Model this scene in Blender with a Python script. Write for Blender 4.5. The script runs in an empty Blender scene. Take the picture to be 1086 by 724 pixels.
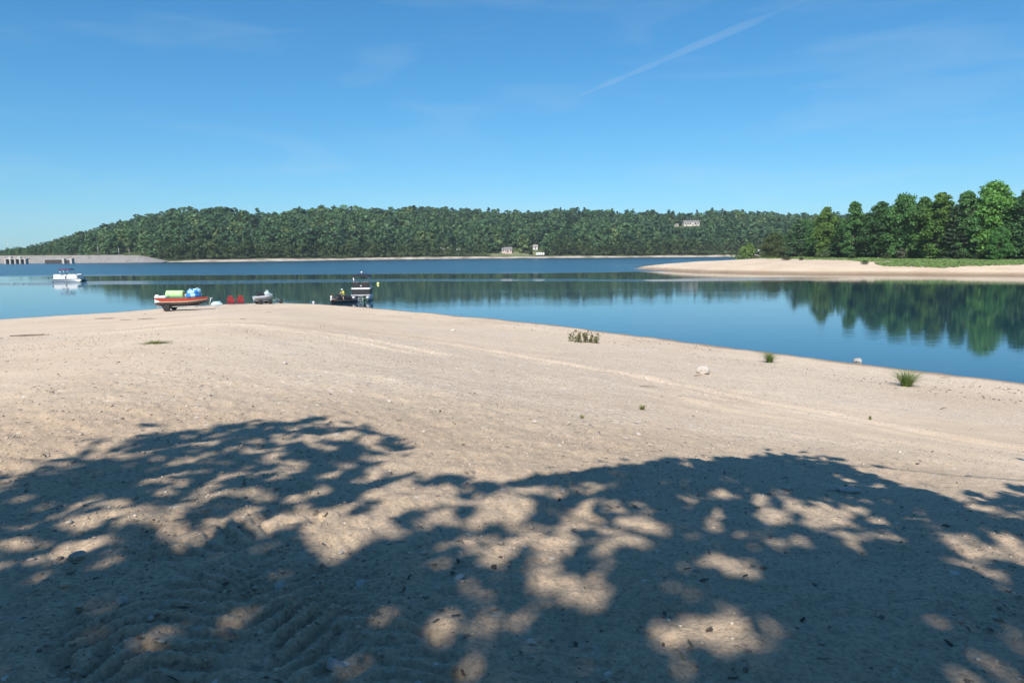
import bpy, bmesh, math, random
import numpy as np
from mathutils import Vector, Matrix, Euler

S = bpy.context.scene
COL = S.collection
R = math.radians
rng = np.random.default_rng(7)
random.seed(7)

# ------------------------------------------------------------------ camera
W0, H0 = 1086.0, 724.0            # pixel grid used for measuring the place
cam_d = bpy.data.cameras.new('camera'); cam = bpy.data.objects.new('camera', cam_d); COL.objects.link(cam)
cam_d.sensor_width = 36.0; cam_d.lens = 24.0; cam_d.clip_start = 0.1; cam_d.clip_end = 40000
CAM_Z = 5.5
PITCH, ROLL = R(7.514), R(-0.369)
cam.location = (0, 0, CAM_Z)
CM = (Matrix.Rotation(math.pi/2 - PITCH, 4, 'X') @ Matrix.Rotation(ROLL, 4, 'Z'))
cam.matrix_world = Matrix.Translation((0, 0, CAM_Z)) @ CM
S.camera = cam
F = 24.0/36.0*W0
CR = np.array(CM.to_3x3())

def ray(px, py):
    v = CR @ np.array([(px-W0/2)/F, -(py-H0/2)/F, -1.0])
    return v/np.linalg.norm(v)
def at(px, py, z=0.0):
    v = ray(px, py); t = (z-CAM_Z)/v[2]
    return np.array([v[0]*t, v[1]*t, z])
def at_dist(px, dist, z=0.0):
    """point at horizontal distance dist in the bearing of column px (taken at the horizon)"""
    v = ray(px, 268 - 7*px/W0*1.0); h = math.hypot(v[0], v[1])
    return np.array([v[0]/h*dist, v[1]/h*dist, z])
def project(P):
    P = np.atleast_2d(P) - np.array([0, 0, CAM_Z])
    q = P @ CR
    d = -q[:, 2]
    ds = np.where(np.abs(d) < 1e-6, 1e-6, d)
    return W0/2 + q[:, 0]/ds*F, H0/2 - q[:, 1]/ds*F, d

# ------------------------------------------------------------------ noise
def _hash(ix, iy, s):
    n = (ix*374761393 + iy*668265263 + s*144665) & 0xffffffff
    n = ((n ^ (n >> 13))*1274126177) & 0xffffffff
    n = (n ^ (n >> 16)) & 0xffffffff
    return n/4294967295.0
def vnoise(x, y, s=0):
    x = np.asarray(x, float); y = np.asarray(y, float)
    ix = np.floor(x).astype(np.int64); iy = np.floor(y).astype(np.int64)
    fx = x-ix; fy = y-iy
    fx = fx*fx*fx*(fx*(fx*6-15)+10); fy = fy*fy*fy*(fy*(fy*6-15)+10)
    a = _hash(ix, iy, s); b = _hash(ix+1, iy, s); c = _hash(ix, iy+1, s); d = _hash(ix+1, iy+1, s)
    return (a*(1-fx)+b*fx)*(1-fy) + (c*(1-fx)+d*fx)*fy - 0.5
def fbm(x, y, o=4, s=0):
    r = 0; a = 1
    for k in range(o):
        r = r + a*vnoise(x*2**k, y*2**k, s+k*17); a *= 0.5
    return r
def sstep(a, b, x):
    t = np.clip((x-a)/(b-a), 0, 1); return t*t*(3-2*t)

# ------------------------------------------------------------------ materials
def nt(name):
    m = bpy.data.materials.new(name); m.use_nodes = True
    t = m.node_tree; t.nodes.clear()
    return m, t, t.nodes, t.links
def N(t, typ, **kw):
    n = t.nodes.new(typ)
    for k, v in kw.items():
        if k.startswith('i_'):
            n.inputs[k[2:].replace('_', ' ')].default_value = v
        else: setattr(n, k, v)
    return n
def ramp(t, stops, interp='LINEAR'):
    n = t.nodes.new('ShaderNodeValToRGB'); e = n.color_ramp; e.interpolation = interp
    while len(e.elements) < len(stops): e.elements.new(0.5)
    for k, (p, c) in enumerate(stops):
        e.elements[k].position = p
        e.elements[k].color = (c if len(c) == 4 else (*c, 1)) if hasattr(c, '__len__') else (c, c, c, 1)
    return n
def math_n(t, op, a=None, b=None, c=None):
    n = t.nodes.new('ShaderNodeMath'); n.operation = op
    for k, v in enumerate((a, b, c)):
        if v is None: continue
        if isinstance(v, (int, float)): n.inputs[k].default_value = v
        else: t.links.new(v, n.inputs[k])
    return n.outputs[0]
def mixc(t, f, a, b, mode='MIX'):
    n = t.nodes.new('ShaderNodeMix'); n.data_type = 'RGBA'; n.blend_type = mode
    for k, v in ((0, f), (6, a), (7, b)):
        if isinstance(v, (int, float)): n.inputs[k].default_value = v
        elif isinstance(v, tuple): n.inputs[k].default_value = (*v, 1) if len(v) == 3 else v
        else: t.links.new(v, n.inputs[k])
    return n.outputs[2]

def paint(name, col, rough=0.45, metal=0.0, var=0.12, scale=6.0, spec=0.5):
    """plain painted / moulded surface with slight wear"""
    m, t, n, l = nt(name)
    tc = N(t, 'ShaderNodeTexCoord'); nz = N(t, 'ShaderNodeTexNoise', i_Scale=scale, i_Detail=4.0)
    l.new(tc.outputs['Object'], nz.inputs['Vector'])
    dark = tuple(c*(1-var) for c in col); lite = tuple(min(1, c*(1+var*0.6)) for c in col)
    rp = ramp(t, [(0.3, dark), (0.7, lite)]); l.new(nz.outputs['Fac'], rp.inputs[0])
    b = N(t, 'ShaderNodeBsdfPrincipled', i_Metallic=metal, i_Roughness=rough)
    b.inputs['Specular IOR Level'].default_value = spec
    l.new(rp.outputs[0], b.inputs['Base Color'])
    o = N(t, 'ShaderNodeOutputMaterial'); l.new(b.outputs[0], o.inputs[0])
    return m

def leaf_mat(name, base=None, transl=0.3, use_obj=True, v=(0.7, 1.35)):
    m, t, n, l = nt(name)
    at_ = N(t, 'ShaderNodeAttribute', attribute_name='tint')
    rp = ramp(t, [(0, v[0]), (1, v[1])]); l.new(at_.outputs['Fac'], rp.inputs[0])
    if use_obj == 'attr':
        a2 = N(t, 'ShaderNodeAttribute', attribute_name='tree_col'); c0 = a2.outputs['Color']
    elif use_obj:
        oi = N(t, 'ShaderNodeObjectInfo'); c0 = oi.outputs['Color']
    else:
        rg = N(t, 'ShaderNodeRGB'); rg.outputs[0].default_value = (*base, 1); c0 = rg.outputs[0]
    c = mixc(t, 1.0, c0, rp.outputs[0], 'MULTIPLY')
    b = N(t, 'ShaderNodeBsdfPrincipled', i_Roughness=0.55); b.inputs['Specular IOR Level'].default_value = 0.25
    l.new(c, b.inputs['Base Color'])
    tr = N(t, 'ShaderNodeBsdfTranslucent'); l.new(mixc(t, 1.0, c, (1.3, 1.25, 0.6), 'MULTIPLY'), tr.inputs[0])
    mx = N(t, 'ShaderNodeMixShader'); mx.inputs[0].default_value = transl
    l.new(b.outputs[0], mx.inputs[1]); l.new(tr.outputs[0], mx.inputs[2])
    o = N(t, 'ShaderNodeOutputMaterial'); l.new(mx.outputs[0], o.inputs[0])
    return m

def bark_mat(name, a=(0.055, 0.046, 0.038), b=(0.15, 0.13, 0.11)):
    m, t, n, l = nt(name)
    tc = N(t, 'ShaderNodeTexCoord'); mp = N(t, 'ShaderNodeMapping'); mp.inputs['Scale'].default_value = (6, 6, 1.2)
    l.new(tc.outputs['Object'], mp.inputs[0])
    nz = N(t, 'ShaderNodeTexNoise', i_Scale=2.5, i_Detail=6.0); l.new(mp.outputs[0], nz.inputs['Vector'])
    rp = ramp(t, [(0.35, a), (0.7, b)]); l.new(nz.outputs['Fac'], rp.inputs[0])
    bs = N(t, 'ShaderNodeBsdfPrincipled', i_Roughness=0.9); l.new(rp.outputs[0], bs.inputs['Base Color'])
    bp = N(t, 'ShaderNodeBump', i_Strength=0.6, i_Distance=0.03); l.new(nz.outputs['Fac'], bp.inputs['Height']); l.new(bp.outputs[0], bs.inputs['Normal'])
    o = N(t, 'ShaderNodeOutputMaterial'); l.new(bs.outputs[0], o.inputs[0])
    return m

def sand_mat(name, far=False):
    m, t, n, l = nt(name)
    g = N(t, 'ShaderNodeNewGeometry'); P = g.outputs['Position']
    n1 = N(t, 'ShaderNodeTexNoise', i_Scale=0.16, i_Detail=5.0, i_Roughness=0.6); l.new(P, n1.inputs['Vector'])
    n2 = N(t, 'ShaderNodeTexNoise', i_Scale=1.7, i_Detail=8.0, i_Roughness=0.65); l.new(P, n2.inputs['Vector'])
    n3 = N(t, 'ShaderNodeTexNoise', i_Scale=38.0, i_Detail=3.0, i_Roughness=0.7); l.new(P, n3.inputs['Vector'])
    c1 = ramp(t, [(0.32, (0.54, 0.415, 0.30)), (0.5, (0.605, 0.475, 0.345)), (0.68, (0.64, 0.515, 0.385))]); l.new(n1.outputs['Fac'], c1.inputs[0])
    c2 = ramp(t, [(0.3, 0.93), (0.55, 1.0), (0.75, 1.05)]); l.new(n2.outputs['Fac'], c2.inputs[0])
    c3 = ramp(t, [(0.3, 0.66), (0.5, 1.0), (0.72, 1.25)]); l.new(n3.outputs['Fac'], c3.inputs[0])
    c = mixc(t, 1.0, c1.outputs[0], c2.outputs[0], 'MULTIPLY')
    c = mixc(t, 1.0, c, c3.outputs[0], 'MULTIPLY')
    if not far:
        # gravelly ground: pale and grey chips in the sand
        gr = N(t, 'ShaderNodeAttribute', attribute_name='gravel')
        wv = N(t, 'ShaderNodeTexNoise', i_Scale=45.0, i_Detail=2.0); l.new(P, wv.inputs['Vector'])
        va = N(t, 'ShaderNodeVectorMath', operation='MULTIPLY_ADD'); l.new(wv.outputs['Color'], va.inputs[0]); va.inputs[1].default_value = (.05, .05, .05); l.new(P, va.inputs[2])
        vo = N(t, 'ShaderNodeTexVoronoi', i_Scale=19.0); l.new(va.outputs[0], vo.inputs['Vector'])
        sep = N(t, 'ShaderNodeSeparateColor'); l.new(vo.outputs['Color'], sep.inputs[0])
        chip = ramp(t, [(0.0, (0.20, 0.165, 0.135)), (0.2, (0.37, 0.31, 0.26)), (0.5, (0.50, 0.42, 0.34)), (0.8, (0.64, 0.56, 0.47)), (1.0, (0.84, 0.79, 0.72))]); l.new(sep.outputs[0], chip.inputs[0])
        near = math_n(t, 'LESS_THAN', vo.outputs['Distance'], math_n(t, 'MULTIPLY_ADD', sep.outputs[2], 0.40, 0.20))
        pick = math_n(t, 'MULTIPLY', near, math_n(t, 'LESS_THAN', sep.outputs[1], math_n(t, 'MULTIPLY_ADD', gr.outputs['Fac'], 0.95, 0.02)))
        c = mixc(t, math_n(t, 'MULTIPLY', pick, 0.95), c, chip.outputs[0])
    we = N(t, 'ShaderNodeAttribute', attribute_name='wet_or_dark')
    c = mixc(t, we.outputs['Fac'], c, mixc(t, 1.0, c, (0.47, 0.43, 0.385), 'MULTIPLY'))  # darker, warmer tint for wet sand, shared by the deepened shade near the trees
    b = N(t, 'ShaderNodeBsdfPrincipled', i_Roughness=0.92); b.inputs['Specular IOR Level'].default_value = 0.15
    l.new(c, b.inputs['Base Color'])
    n4 = N(t, 'ShaderNodeTexNoise', i_Scale=95.0, i_Detail=3.0, i_Roughness=0.75); l.new(P, n4.inputs['Vector'])
    h = math_n(t, 'ADD', math_n(t, 'MULTIPLY', n3.outputs['Fac'], 0.9), math_n(t, 'MULTIPLY_ADD', n4.outputs['Fac'], 0.5, n2.outputs['Fac']))
    if not far:
        h = math_n(t, 'SUBTRACT', h, math_n(t, 'MULTIPLY', math_n(t, 'MULTIPLY', vo.outputs['Distance'], pick), 0.6))
    bp = N(t, 'ShaderNodeBump', i_Strength=0.55, i_Distance=0.024); l.new(h, bp.inputs['Height']); l.new(bp.outputs[0], b.inputs['Normal'])
    o = N(t, 'ShaderNodeOutputMaterial'); l.new(b.outputs[0], o.inputs[0])
    return m

# ------------------------------------------------------------------ mesh helpers
class MB:
    def __init__(s): s.v = []; s.f = []; s.m = []; s.sm = []
    def add(s, vs, fs, mi=0, smooth=False):
        o = len(s.v); s.v += [tuple(map(float, p)) for p in vs]
        for f in fs: s.f.append(tuple(i+o for i in f)); s.m.append(mi); s.sm.append(smooth)
        return s
    def box(s, c, d, mi=0, rot=None, bev=0.0):
        x, y, z = (q/2 for q in d)
        if bev <= 0:
            vs = [(-x,-y,-z),(x,-y,-z),(x,y,-z),(-x,y,-z),(-x,-y,z),(x,-y,z),(x,y,z),(-x,y,z)]
            fs = [(0,3,2,1),(4,5,6,7),(0,1,5,4),(1,2,6,5),(2,3,7,6),(3,0,4,7)]
        else:
            b = min(bev, x*.9, y*.9, z*.9)
            bm = bmesh.new(); bmesh.ops.create_cube(bm, size=1.0)
            for q in bm.verts: q.co = Vector((q.co.x*2*x, q.co.y*2*y, q.co.z*2*z))
            bmesh.ops.bevel(bm, geom=bm.edges[:], offset=b, segments=2, affect='EDGES', profile=0.5)
            bm.verts.index_update()
            vs = [tuple(q.co) for q in bm.verts]; fs = [tuple(q.index for q in f.verts) for f in bm.faces]; bm.free()
        M = rot.to_matrix() if isinstance(rot, Euler) else rot
        vs = [Vector(p) for p in vs]
        if M is not None: vs = [M @ p for p in vs]
        return s.add([p+Vector(c) for p in vs], fs, mi)
    def tube(s, pts, rad, n=8, mi=0, caps=True, sq=None):
        pts = [Vector(p) for p in pts]
        if not hasattr(rad, '__len__'): rad = [rad]*len(pts)
        vs = []; up = None
        for i, p in enumerate(pts):
            d = (pts[min(i+1, len(pts)-1)] - pts[max(i-1, 0)])
            d = d.normalized() if d.length > 1e-9 else Vector((0, 0, 1))
            if up is None:
                up = Vector((0, 0, 1)) if abs(d.z) < .9 else Vector((1, 0, 0))
            a = d.cross(up).normalized(); up = a.cross(d).normalized()
            for k in range(n):
                t = 2*math.pi*k/n
                vs.append(p + a*math.cos(t)*rad[i] + up*math.sin(t)*rad[i]*(sq or 1))
        fs = []
        for i in range(len(pts)-1):
            for k in range(n):
                fs.append((i*n+k, i*n+(k+1) % n, (i+1)*n+(k+1) % n, (i+1)*n+k))
        if caps:
            fs.append(tuple(range(n-1, -1, -1))); fs.append(tuple(range((len(pts)-1)*n, len(pts)*n)))
        return s.add(vs, fs, mi, True)
    def loft(s, secs, mi=0, closed=True, caps=True, smooth=True):
        n = len(secs[0]); vs = [p for q in secs for p in q]; fs = []
        for i in range(len(secs)-1):
            for k in range(n if closed else n-1):
                fs.append((i*n+k, i*n+(k+1) % n, (i+1)*n+(k+1) % n, (i+1)*n+k))
        s.add(vs, fs, mi, smooth)
        if caps and closed:
            s.add(secs[0], [tuple(range(n-1, -1, -1))], mi); s.add(secs[-1], [tuple(range(n))], mi)
        return s
    def lathe(s, prof, c=(0, 0, 0), n=14, mi=0, rot=None):
        secs = []
        for r, z in prof:
            q = [Vector((r*math.cos(2*math.pi*k/n), r*math.sin(2*math.pi*k/n), z)) for k in range(n)]
            if rot is not None: q = [rot @ p for p in q]
            secs.append([p+Vector(c) for p in q])
        return s.loft(secs, mi)
    def build(s, name, mats, parent=None):
        me = bpy.data.meshes.new(name); me.from_pydata(s.v, [], s.f); me.update()
        for m in (mats if isinstance(mats, (list, tuple)) else [mats]): me.materials.append(m)
        me.polygons.foreach_set('material_index', s.m); me.polygons.foreach_set('use_smooth', s.sm)
        o = bpy.data.objects.new(name, me); COL.objects.link(o)
        if parent is not None: o.parent = parent
        return o

def np_mesh(name, verts, quads=None, tris=None, mats=(), attrs=None, smooth=False, midx=None):
    """fast mesh; quads (n,4); attrs: name -> (domain, type, array)"""
    me = bpy.data.meshes.new(name)
    verts = np.ascontiguousarray(verts, dtype=np.float32)
    k = 4 if quads is not None else 3
    fa = np.ascontiguousarray(quads if quads is not None else tris, dtype=np.int32)
    me.vertices.add(len(verts)); me.vertices.foreach_set('co', verts.ravel())
    me.loops.add(fa.size); me.loops.foreach_set('vertex_index', fa.ravel())
    me.polygons.add(len(fa)); me.polygons.foreach_set('loop_start', np.arange(0, fa.size, k, dtype=np.int32))
    try: me.polygons.foreach_set('loop_total', np.full(len(fa), k, dtype=np.int32))
    except Exception: pass
    if smooth: me.polygons.foreach_set('use_smooth', np.ones(len(fa), dtype=bool))
    for m in mats: me.materials.append(m)
    if midx is not None: me.polygons.foreach_set('material_index', np.ascontiguousarray(midx, dtype=np.int32))
    me.update(calc_edges=True); me.validate()
    for nm, (dom, typ, arr) in (attrs or {}).items():
        a = me.attributes.new(nm, typ, dom)
        arr = np.ascontiguousarray(arr, dtype=np.float32)
        a.data.foreach_set('color' if 'COLOR' in typ else 'value', arr.ravel())
    return me
def link(name, me, parent=None):
    o = bpy.data.objects.new(name, me); COL.objects.link(o)
    if parent is not None: o.parent = parent
    return o
def tag(o, label, cat, group=None, kind=None):
    o['label'] = label; o['category'] = cat
    if group: o['group'] = group
    if kind: o['kind'] = kind
    return o
def thing(name, label, cat, loc=(0, 0, 0), rz=0.0, group=None):
    o = bpy.data.objects.new(name, None); COL.objects.link(o)
    o.location = tuple(map(float, loc)); o.rotation_euler = (0, 0, rz); o.empty_display_size = 0.3
    return tag(o, label, cat, group)
def structure(o): o['kind'] = 'structure'; return o
def copy_tree(o, parent=None):
    c = o.copy(); COL.objects.link(c)
    if parent is not None: c.parent = parent
    for ch in list(o.children): copy_tree(ch, c)
    return c

# ------------------------------------------------------------------ sun and sky
SUN_EL, SUN_AZ = R(43), R(14)          # sun behind the viewer and to the left
L = np.array([-math.sin(SUN_AZ)*math.cos(SUN_EL), -math.cos(SUN_AZ)*math.cos(SUN_EL), math.sin(SUN_EL)])
sd = bpy.data.lights.new('sun', 'SUN'); sd.energy = 5.0; sd.angle = R(0.53); sd.color = (1.0, 0.94, 0.86)
so = bpy.data.objects.new('sun', sd); COL.objects.link(so)
so.rotation_euler = Vector(L).to_track_quat('Z', 'Y').to_euler(); so.location = tuple(L*60)
wd = bpy.data.worlds.new('World'); S.world = wd; wd.use_nodes = True
wt = wd.node_tree; wt.nodes.clear()
sky = N(wt, 'ShaderNodeTexSky'); sky.sky_type = 'NISHITA'; sky.sun_disc = False
sky.sun_elevation = SUN_EL; sky.sun_rotation = math.pi + SUN_AZ
sky.altitude = 300; sky.air_density = 1.0; sky.dust_density = 0.35; sky.ozone_density = 2.2
bg = N(wt, 'ShaderNodeBackground'); bg.inputs[1].default_value = 0.09
wo = N(wt, 'ShaderNodeOutputWorld'); tn = mixc(wt, 1.0, sky.outputs[0], (0.42, 0.86, 1.10), 'MULTIPLY'); 
sc_ = N(wt, 'ShaderNodeSeparateColor'); cc_ = N(wt, 'ShaderNodeCombineColor'); wt.links.new(tn, sc_.inputs[0])
for k_, (g_, e_) in enumerate(((0.77, 1.22), (1.07, 0.90), (1.40, 0.80))):      # colour response of the clear summer sky
    wt.links.new(math_n(wt, 'MULTIPLY', math_n(wt, 'POWER', sc_.outputs[k_], e_), g_), cc_.inputs[k_])
tcw = N(wt, 'ShaderNodeTexCoord'); mpw = N(wt, 'ShaderNodeMapping'); mpw.inputs['Scale'].default_value = (1.6, 1.6, 9.0); mpw.inputs['Rotation'].default_value = (0.10, 0.16, 0); wt.links.new(tcw.outputs['Generated'], mpw.inputs[0])
nzw = N(wt, 'ShaderNodeTexNoise', i_Scale=2.2, i_Detail=6.0, i_Roughness=0.55); nzw.inputs['Distortion'].default_value = 0.6; wt.links.new(mpw.outputs[0], nzw.inputs['Vector'])
rpw = ramp(wt, [(0.50, 0.0), (0.78, 0.13)]); wt.links.new(nzw.outputs['Fac'], rpw.inputs[0])
wt.links.new(mixc(wt, rpw.outputs[0], cc_.outputs[0], (6.0, 6.6, 7.0)), bg.inputs[0]); wt.links.new(bg.outputs[0], wo.inputs[0])
vs_ = S.view_settings; vs_.view_transform = 'Standard'; vs_.look = 'None'; vs_.gamma = 1.0; vs_.exposure = 0.45; vs_.use_curve_mapping = False
S.render.engine = 'CYCLES'
S.cycles.use_denoising = True
S.cycles.max_bounces = 8; S.cycles.transparent_max_bounces = 12; S.cycles.volume_bounces = 1
S.cycles.sample_clamp_indirect = 6.0

# ------------------------------------------------------------------ near beach
SHORE_PX = [(0, 338.5), (60, 334.5), (120, 331), (165, 327.5), (200, 325), (230, 322.8), (265, 321.6), (300, 321.3), (340, 322.8), (400, 327), (460, 332.5), (540, 340),
            (600, 346), (660, 353), (720, 361), (800, 371), (880, 382), (960, 392), (1040, 401), (1086, 407)]
sh = [at(x, y)[:2] for x, y in SHORE_PX]
sh = [np.array(p) for p in [(-420, -160), (-190, -20), (-95, 38), (-62, 52)]] + sh + [np.array(p) for p in [(26, 24), (40, 16), (75, 4), (150, -40), (420, -260)]]
SHORE = np.array(sh)
SH_TH = np.arctan2(SHORE[:, 0], SHORE[:, 1]); SH_R = np.hypot(SHORE[:, 0], SHORE[:, 1]); assert (np.diff(SH_TH) > 0).all()
def poly_dist(x, y, poly):
    d = np.full(x.shape, 1e9)
    for a, b in zip(poly[:-1], poly[1:]):
        ab = b-a; L2 = (ab**2).sum()
        t = np.clip(((x-a[0])*ab[0]+(y-a[1])*ab[1])/L2, 0, 1)
        d = np.minimum(d, np.hypot(x-a[0]-t*ab[0], y-a[1]-t*ab[1]))
    return d
def inside(x, y, poly):
    r = np.zeros(x.shape, bool)
    n = len(poly)
    for i in range(n):
        a, b = poly[i], poly[(i+1) % n]
        c = (a[1] > y) != (b[1] > y)
        with np.errstate(divide='ignore', invalid='ignore'):
            xi = (b[0]-a[0])*(y-a[1])/(b[1]-a[1]) + a[0]
        r ^= c & (x < xi)
    return r
NEARPOLY = np.vstack([SHORE, [(420, -900), (-420, -900)]])
def shore_d(x, y):
    x = np.asarray(x, float); y = np.asarray(y, float)
    d = poly_dist(x, y, SHORE); return np.where(inside(x, y, NEARPOLY), d, -d)
TRACKS = [np.array([at(px, py, 3.9)[:2] for px, py in q]) for q in (
    [(345, 900), (290, 700), (258, 640), (245, 590), (262, 555), (300, 535)],
    [(760, 950), (640, 740), (540, 640), (500, 590), (520, 555), (600, 520)],)]
RUTS = [np.array([at(px, py, zz)[:2] for px, py, zz in q]) for q in (
    [(150, 372, 1.2), (330, 371, 1.3), (520, 383, 1.4), (700, 409, 1.5), (860, 436, 1.7), (1086, 478, 1.9), (1300, 520, 2)],
    [(60, 392, 1.4), (330, 391, 1.6), (520, 402, 1.7), (700, 430, 1.9), (860, 462, 2.1), (1086, 512, 2.3), (1300, 570, 2.4)],)]
def track_uv(x, y, poly):
    best = np.full(x.shape, 1e9); su = np.zeros(x.shape); ss = np.zeros(x.shape); acc = 0
    for a, b in zip(poly[:-1], poly[1:]):
        ab = b-a; ln = np.hypot(*ab); tt = ((x-a[0])*ab[0]+(y-a[1])*ab[1])/ln**2
        t = np.clip(tt, 0, 1); qx = x-a[0]-t*ab[0]; qy = y-a[1]-t*ab[1]; d = np.hypot(qx, qy)
        sgn = np.sign(qx*ab[1]-qy*ab[0])
        m = d < best
        best = np.where(m, d, best); su = np.where(m, d*sgn, su); ss = np.where(m, acc+t*ln, ss); acc += ln
    return su, ss
def base_z(x, y):
    d = shore_d(x, y)
    dn = d + 0.6*fbm(x*0.16, y*0.16, 3, 5) + 0.3*fbm(x*0.9, y*0.9, 2, 9)
    g = np.where(dn > 0, 0.045*dn+0.0028*dn**2, 0.10*dn)
    g = np.where(dn < -40, -4.0, g)
    k = 2.5
    # the point slopes evenly from the parking place to its tip
    tt = np.hypot(x, y)/np.interp(np.arctan2(x, y), SH_TH, SH_R)
    cone = np.where(dn > 0, np.maximum(5.3*np.maximum(1-tt, 0)**1.38, 0.03*dn), 50.0)
    g = np.where(dn > 0, np.maximum(-np.log(np.exp(-6*np.minimum(g, 12)) + np.exp(-6*np.minimum(cone, 12)))/6, np.minimum(g, .03*dn)), g)
    z = -np.log(np.exp(-k*np.minimum(g, 12)) + math.exp(-k*3.9))/k
    return z, dn
def ground_z(x, y, detail=True):
    x = np.asarray(x, float); y = np.asarray(y, float)
    z, d = base_z(x, y)
    if not detail: return z, d
    land = sstep(0.3, 4.0, d)
    r = np.hypot(x, y)
    z = z + land*(0.07*fbm(x*0.22, y*0.22, 3, 21) + (0.007+0.023*sstep(16, 7, r))*fbm(x*1.1, y*1.1, 3, 31))
    fine = sstep(15, 7, r)
    z = z + land*fine*(0.038*fbm(x*2.6, y*2.6, 3, 41) + 0.020*fbm(x*11, y*11, 3, 51) + 0.012*np.maximum(fbm(x*7, y*7, 2, 55), 0))
    for i, tr in enumerate(TRACKS):
        near = r < 22
        if not near.any(): break
        xs, ys = x[near], y[near]
        u, s = track_uv(xs, ys, tr)
        wob = 0.05*fbm(xs*2, ys*2, 2, 61)
        hw = 0.80 if i == 0 else 0.42
        band = sstep(hw, hw-0.12, np.abs(u+wob))*(0.25 + 0.75*sstep(-0.22, 0.06, fbm(xs*1.5, ys*1.5, 3, 79)))
        uu = np.abs(np.abs(u)-0.40) if i == 0 else np.abs(u)
        ph = (s*1.0 + uu*0.70 + 0.05*fbm(xs*4, ys*4, 2, 71))/0.125
        w = np.sin(2*math.pi*ph); w = np.tanh(w*3.0 + 1.6*fbm(xs*9, ys*9, 2, 75))*(0.6 + 1.0*np.clip(fbm(xs*3, ys*3, 2, 77)+.4, 0, 1))
        amp = 0.0145*(1 if i == 0 else 0.45)*(0.55+0.9*(fbm(xs*0.8, ys*0.8, 2, 81)+0.5))
        dz = band*(amp*w - 0.018) + 0.014*sstep(0.16, 0.0, np.abs(np.abs(u+wob)-hw-0.05))
        zz = z[near]; z[near] = zz + dz*land[near]
    for i, tr in enumerate(RUTS):
        u, s = track_uv(x, y, tr)
        w = 0.16*fbm(x*0.5, y*0.5, 2, 91)
        z = z + land*(-0.05*sstep(0.5, 0.15, np.abs(u+w)) + 0.03*sstep(0.4, 0.1, np.abs(np.abs(u+w)-0.75)))*sstep(-0.35, 0.1, fbm(x*0.12, y*0.12, 2, 95))
    return np.where(d > 0, np.maximum(z, np.minimum(0.03*d, 0.15)), z), d
print('ground at camera', ground_z(np.array([0.0]), np.array([0.0]))[0])

M_SAND = sand_mat('sand_and_gravel')
thd = np.linspace(R(-46), R(46), 760); tho = np.linspace(R(46), R(314), 90)[1:-1]
th = np.concatenate([thd, tho])
rr = np.concatenate([[0.25, 0.8, 1.3], 1.7*np.exp(np.arange(0, 590)*0.0068), ])
rr = np.concatenate([rr, np.array([100, 110, 130, 170, 250, 400, 600])])
TH, RR = np.meshgrid(th, rr)
X = (np.sin(TH)*RR).ravel(); Y = (np.cos(TH)*RR).ravel()
Z, D = ground_z(X, Y)
nt_, nr_ = len(th), len(rr)
ii = np.arange(nr_-1)[:, None]*nt_; jj = np.arange(nt_)[None, :]; jn = (jj+1) % nt_
Q = np.stack([ii+jj, ii+jn, ii+nt_+jn, ii+nt_+jj], -1).reshape(-1, 4)[:, ::-1]
gravel = np.clip(0.5 + 1.6*fbm(X*0.10, Y*0.10, 3, 101), 0, 1)*(0.06 + 0.94*sstep(6.5, 13, np.hypot(X, Y)))
wet_or_dark = sstep(0.9, 0.15, D + 0.25*fbm(X*0.7, Y*0.7, 2, 111))
earth_shade = 0.75*sstep(13.5, 6.0, np.hypot(X+1, Y+1) + 3.0*fbm(X*0.25, Y*0.25, 2, 121))   # darker earth close to the trees, darkened more to deepen their shade
me = np_mesh('beach', np.stack([X, Y, Z], -1), quads=Q, mats=[M_SAND], smooth=True,
             attrs={'gravel': ('POINT', 'FLOAT', gravel), 'wet_or_dark': ('POINT', 'FLOAT', np.maximum(wet_or_dark, earth_shade*0.72))})
structure(link('beach', me))

def on_ground(px, py):
    """where the view ray of a measured pixel meets the beach"""
    v = ray(px, py); ts = np.arange(1.5, 160, 0.05)
    P = v[None, :]*ts[:, None] + np.array([0, 0, CAM_Z])
    z, _ = ground_z(P[:, 0], P[:, 1])
    k = np.argmax(P[:, 2] <= z)
    if P[k, 2] > z[k]: k = len(ts)-1
    return np.array([P[k, 0], P[k, 1], z[k]])

def tip_pt(px, f):
    p = at_dist(px, 1.0); r_ = float(np.interp(math.atan2(p[0], p[1]), SH_TH, SH_R))*f; p = at_dist(px, r_)
    p[2] = ground_z(np.array([p[0]]), np.array([p[1]]))[0][0]; return p
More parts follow.
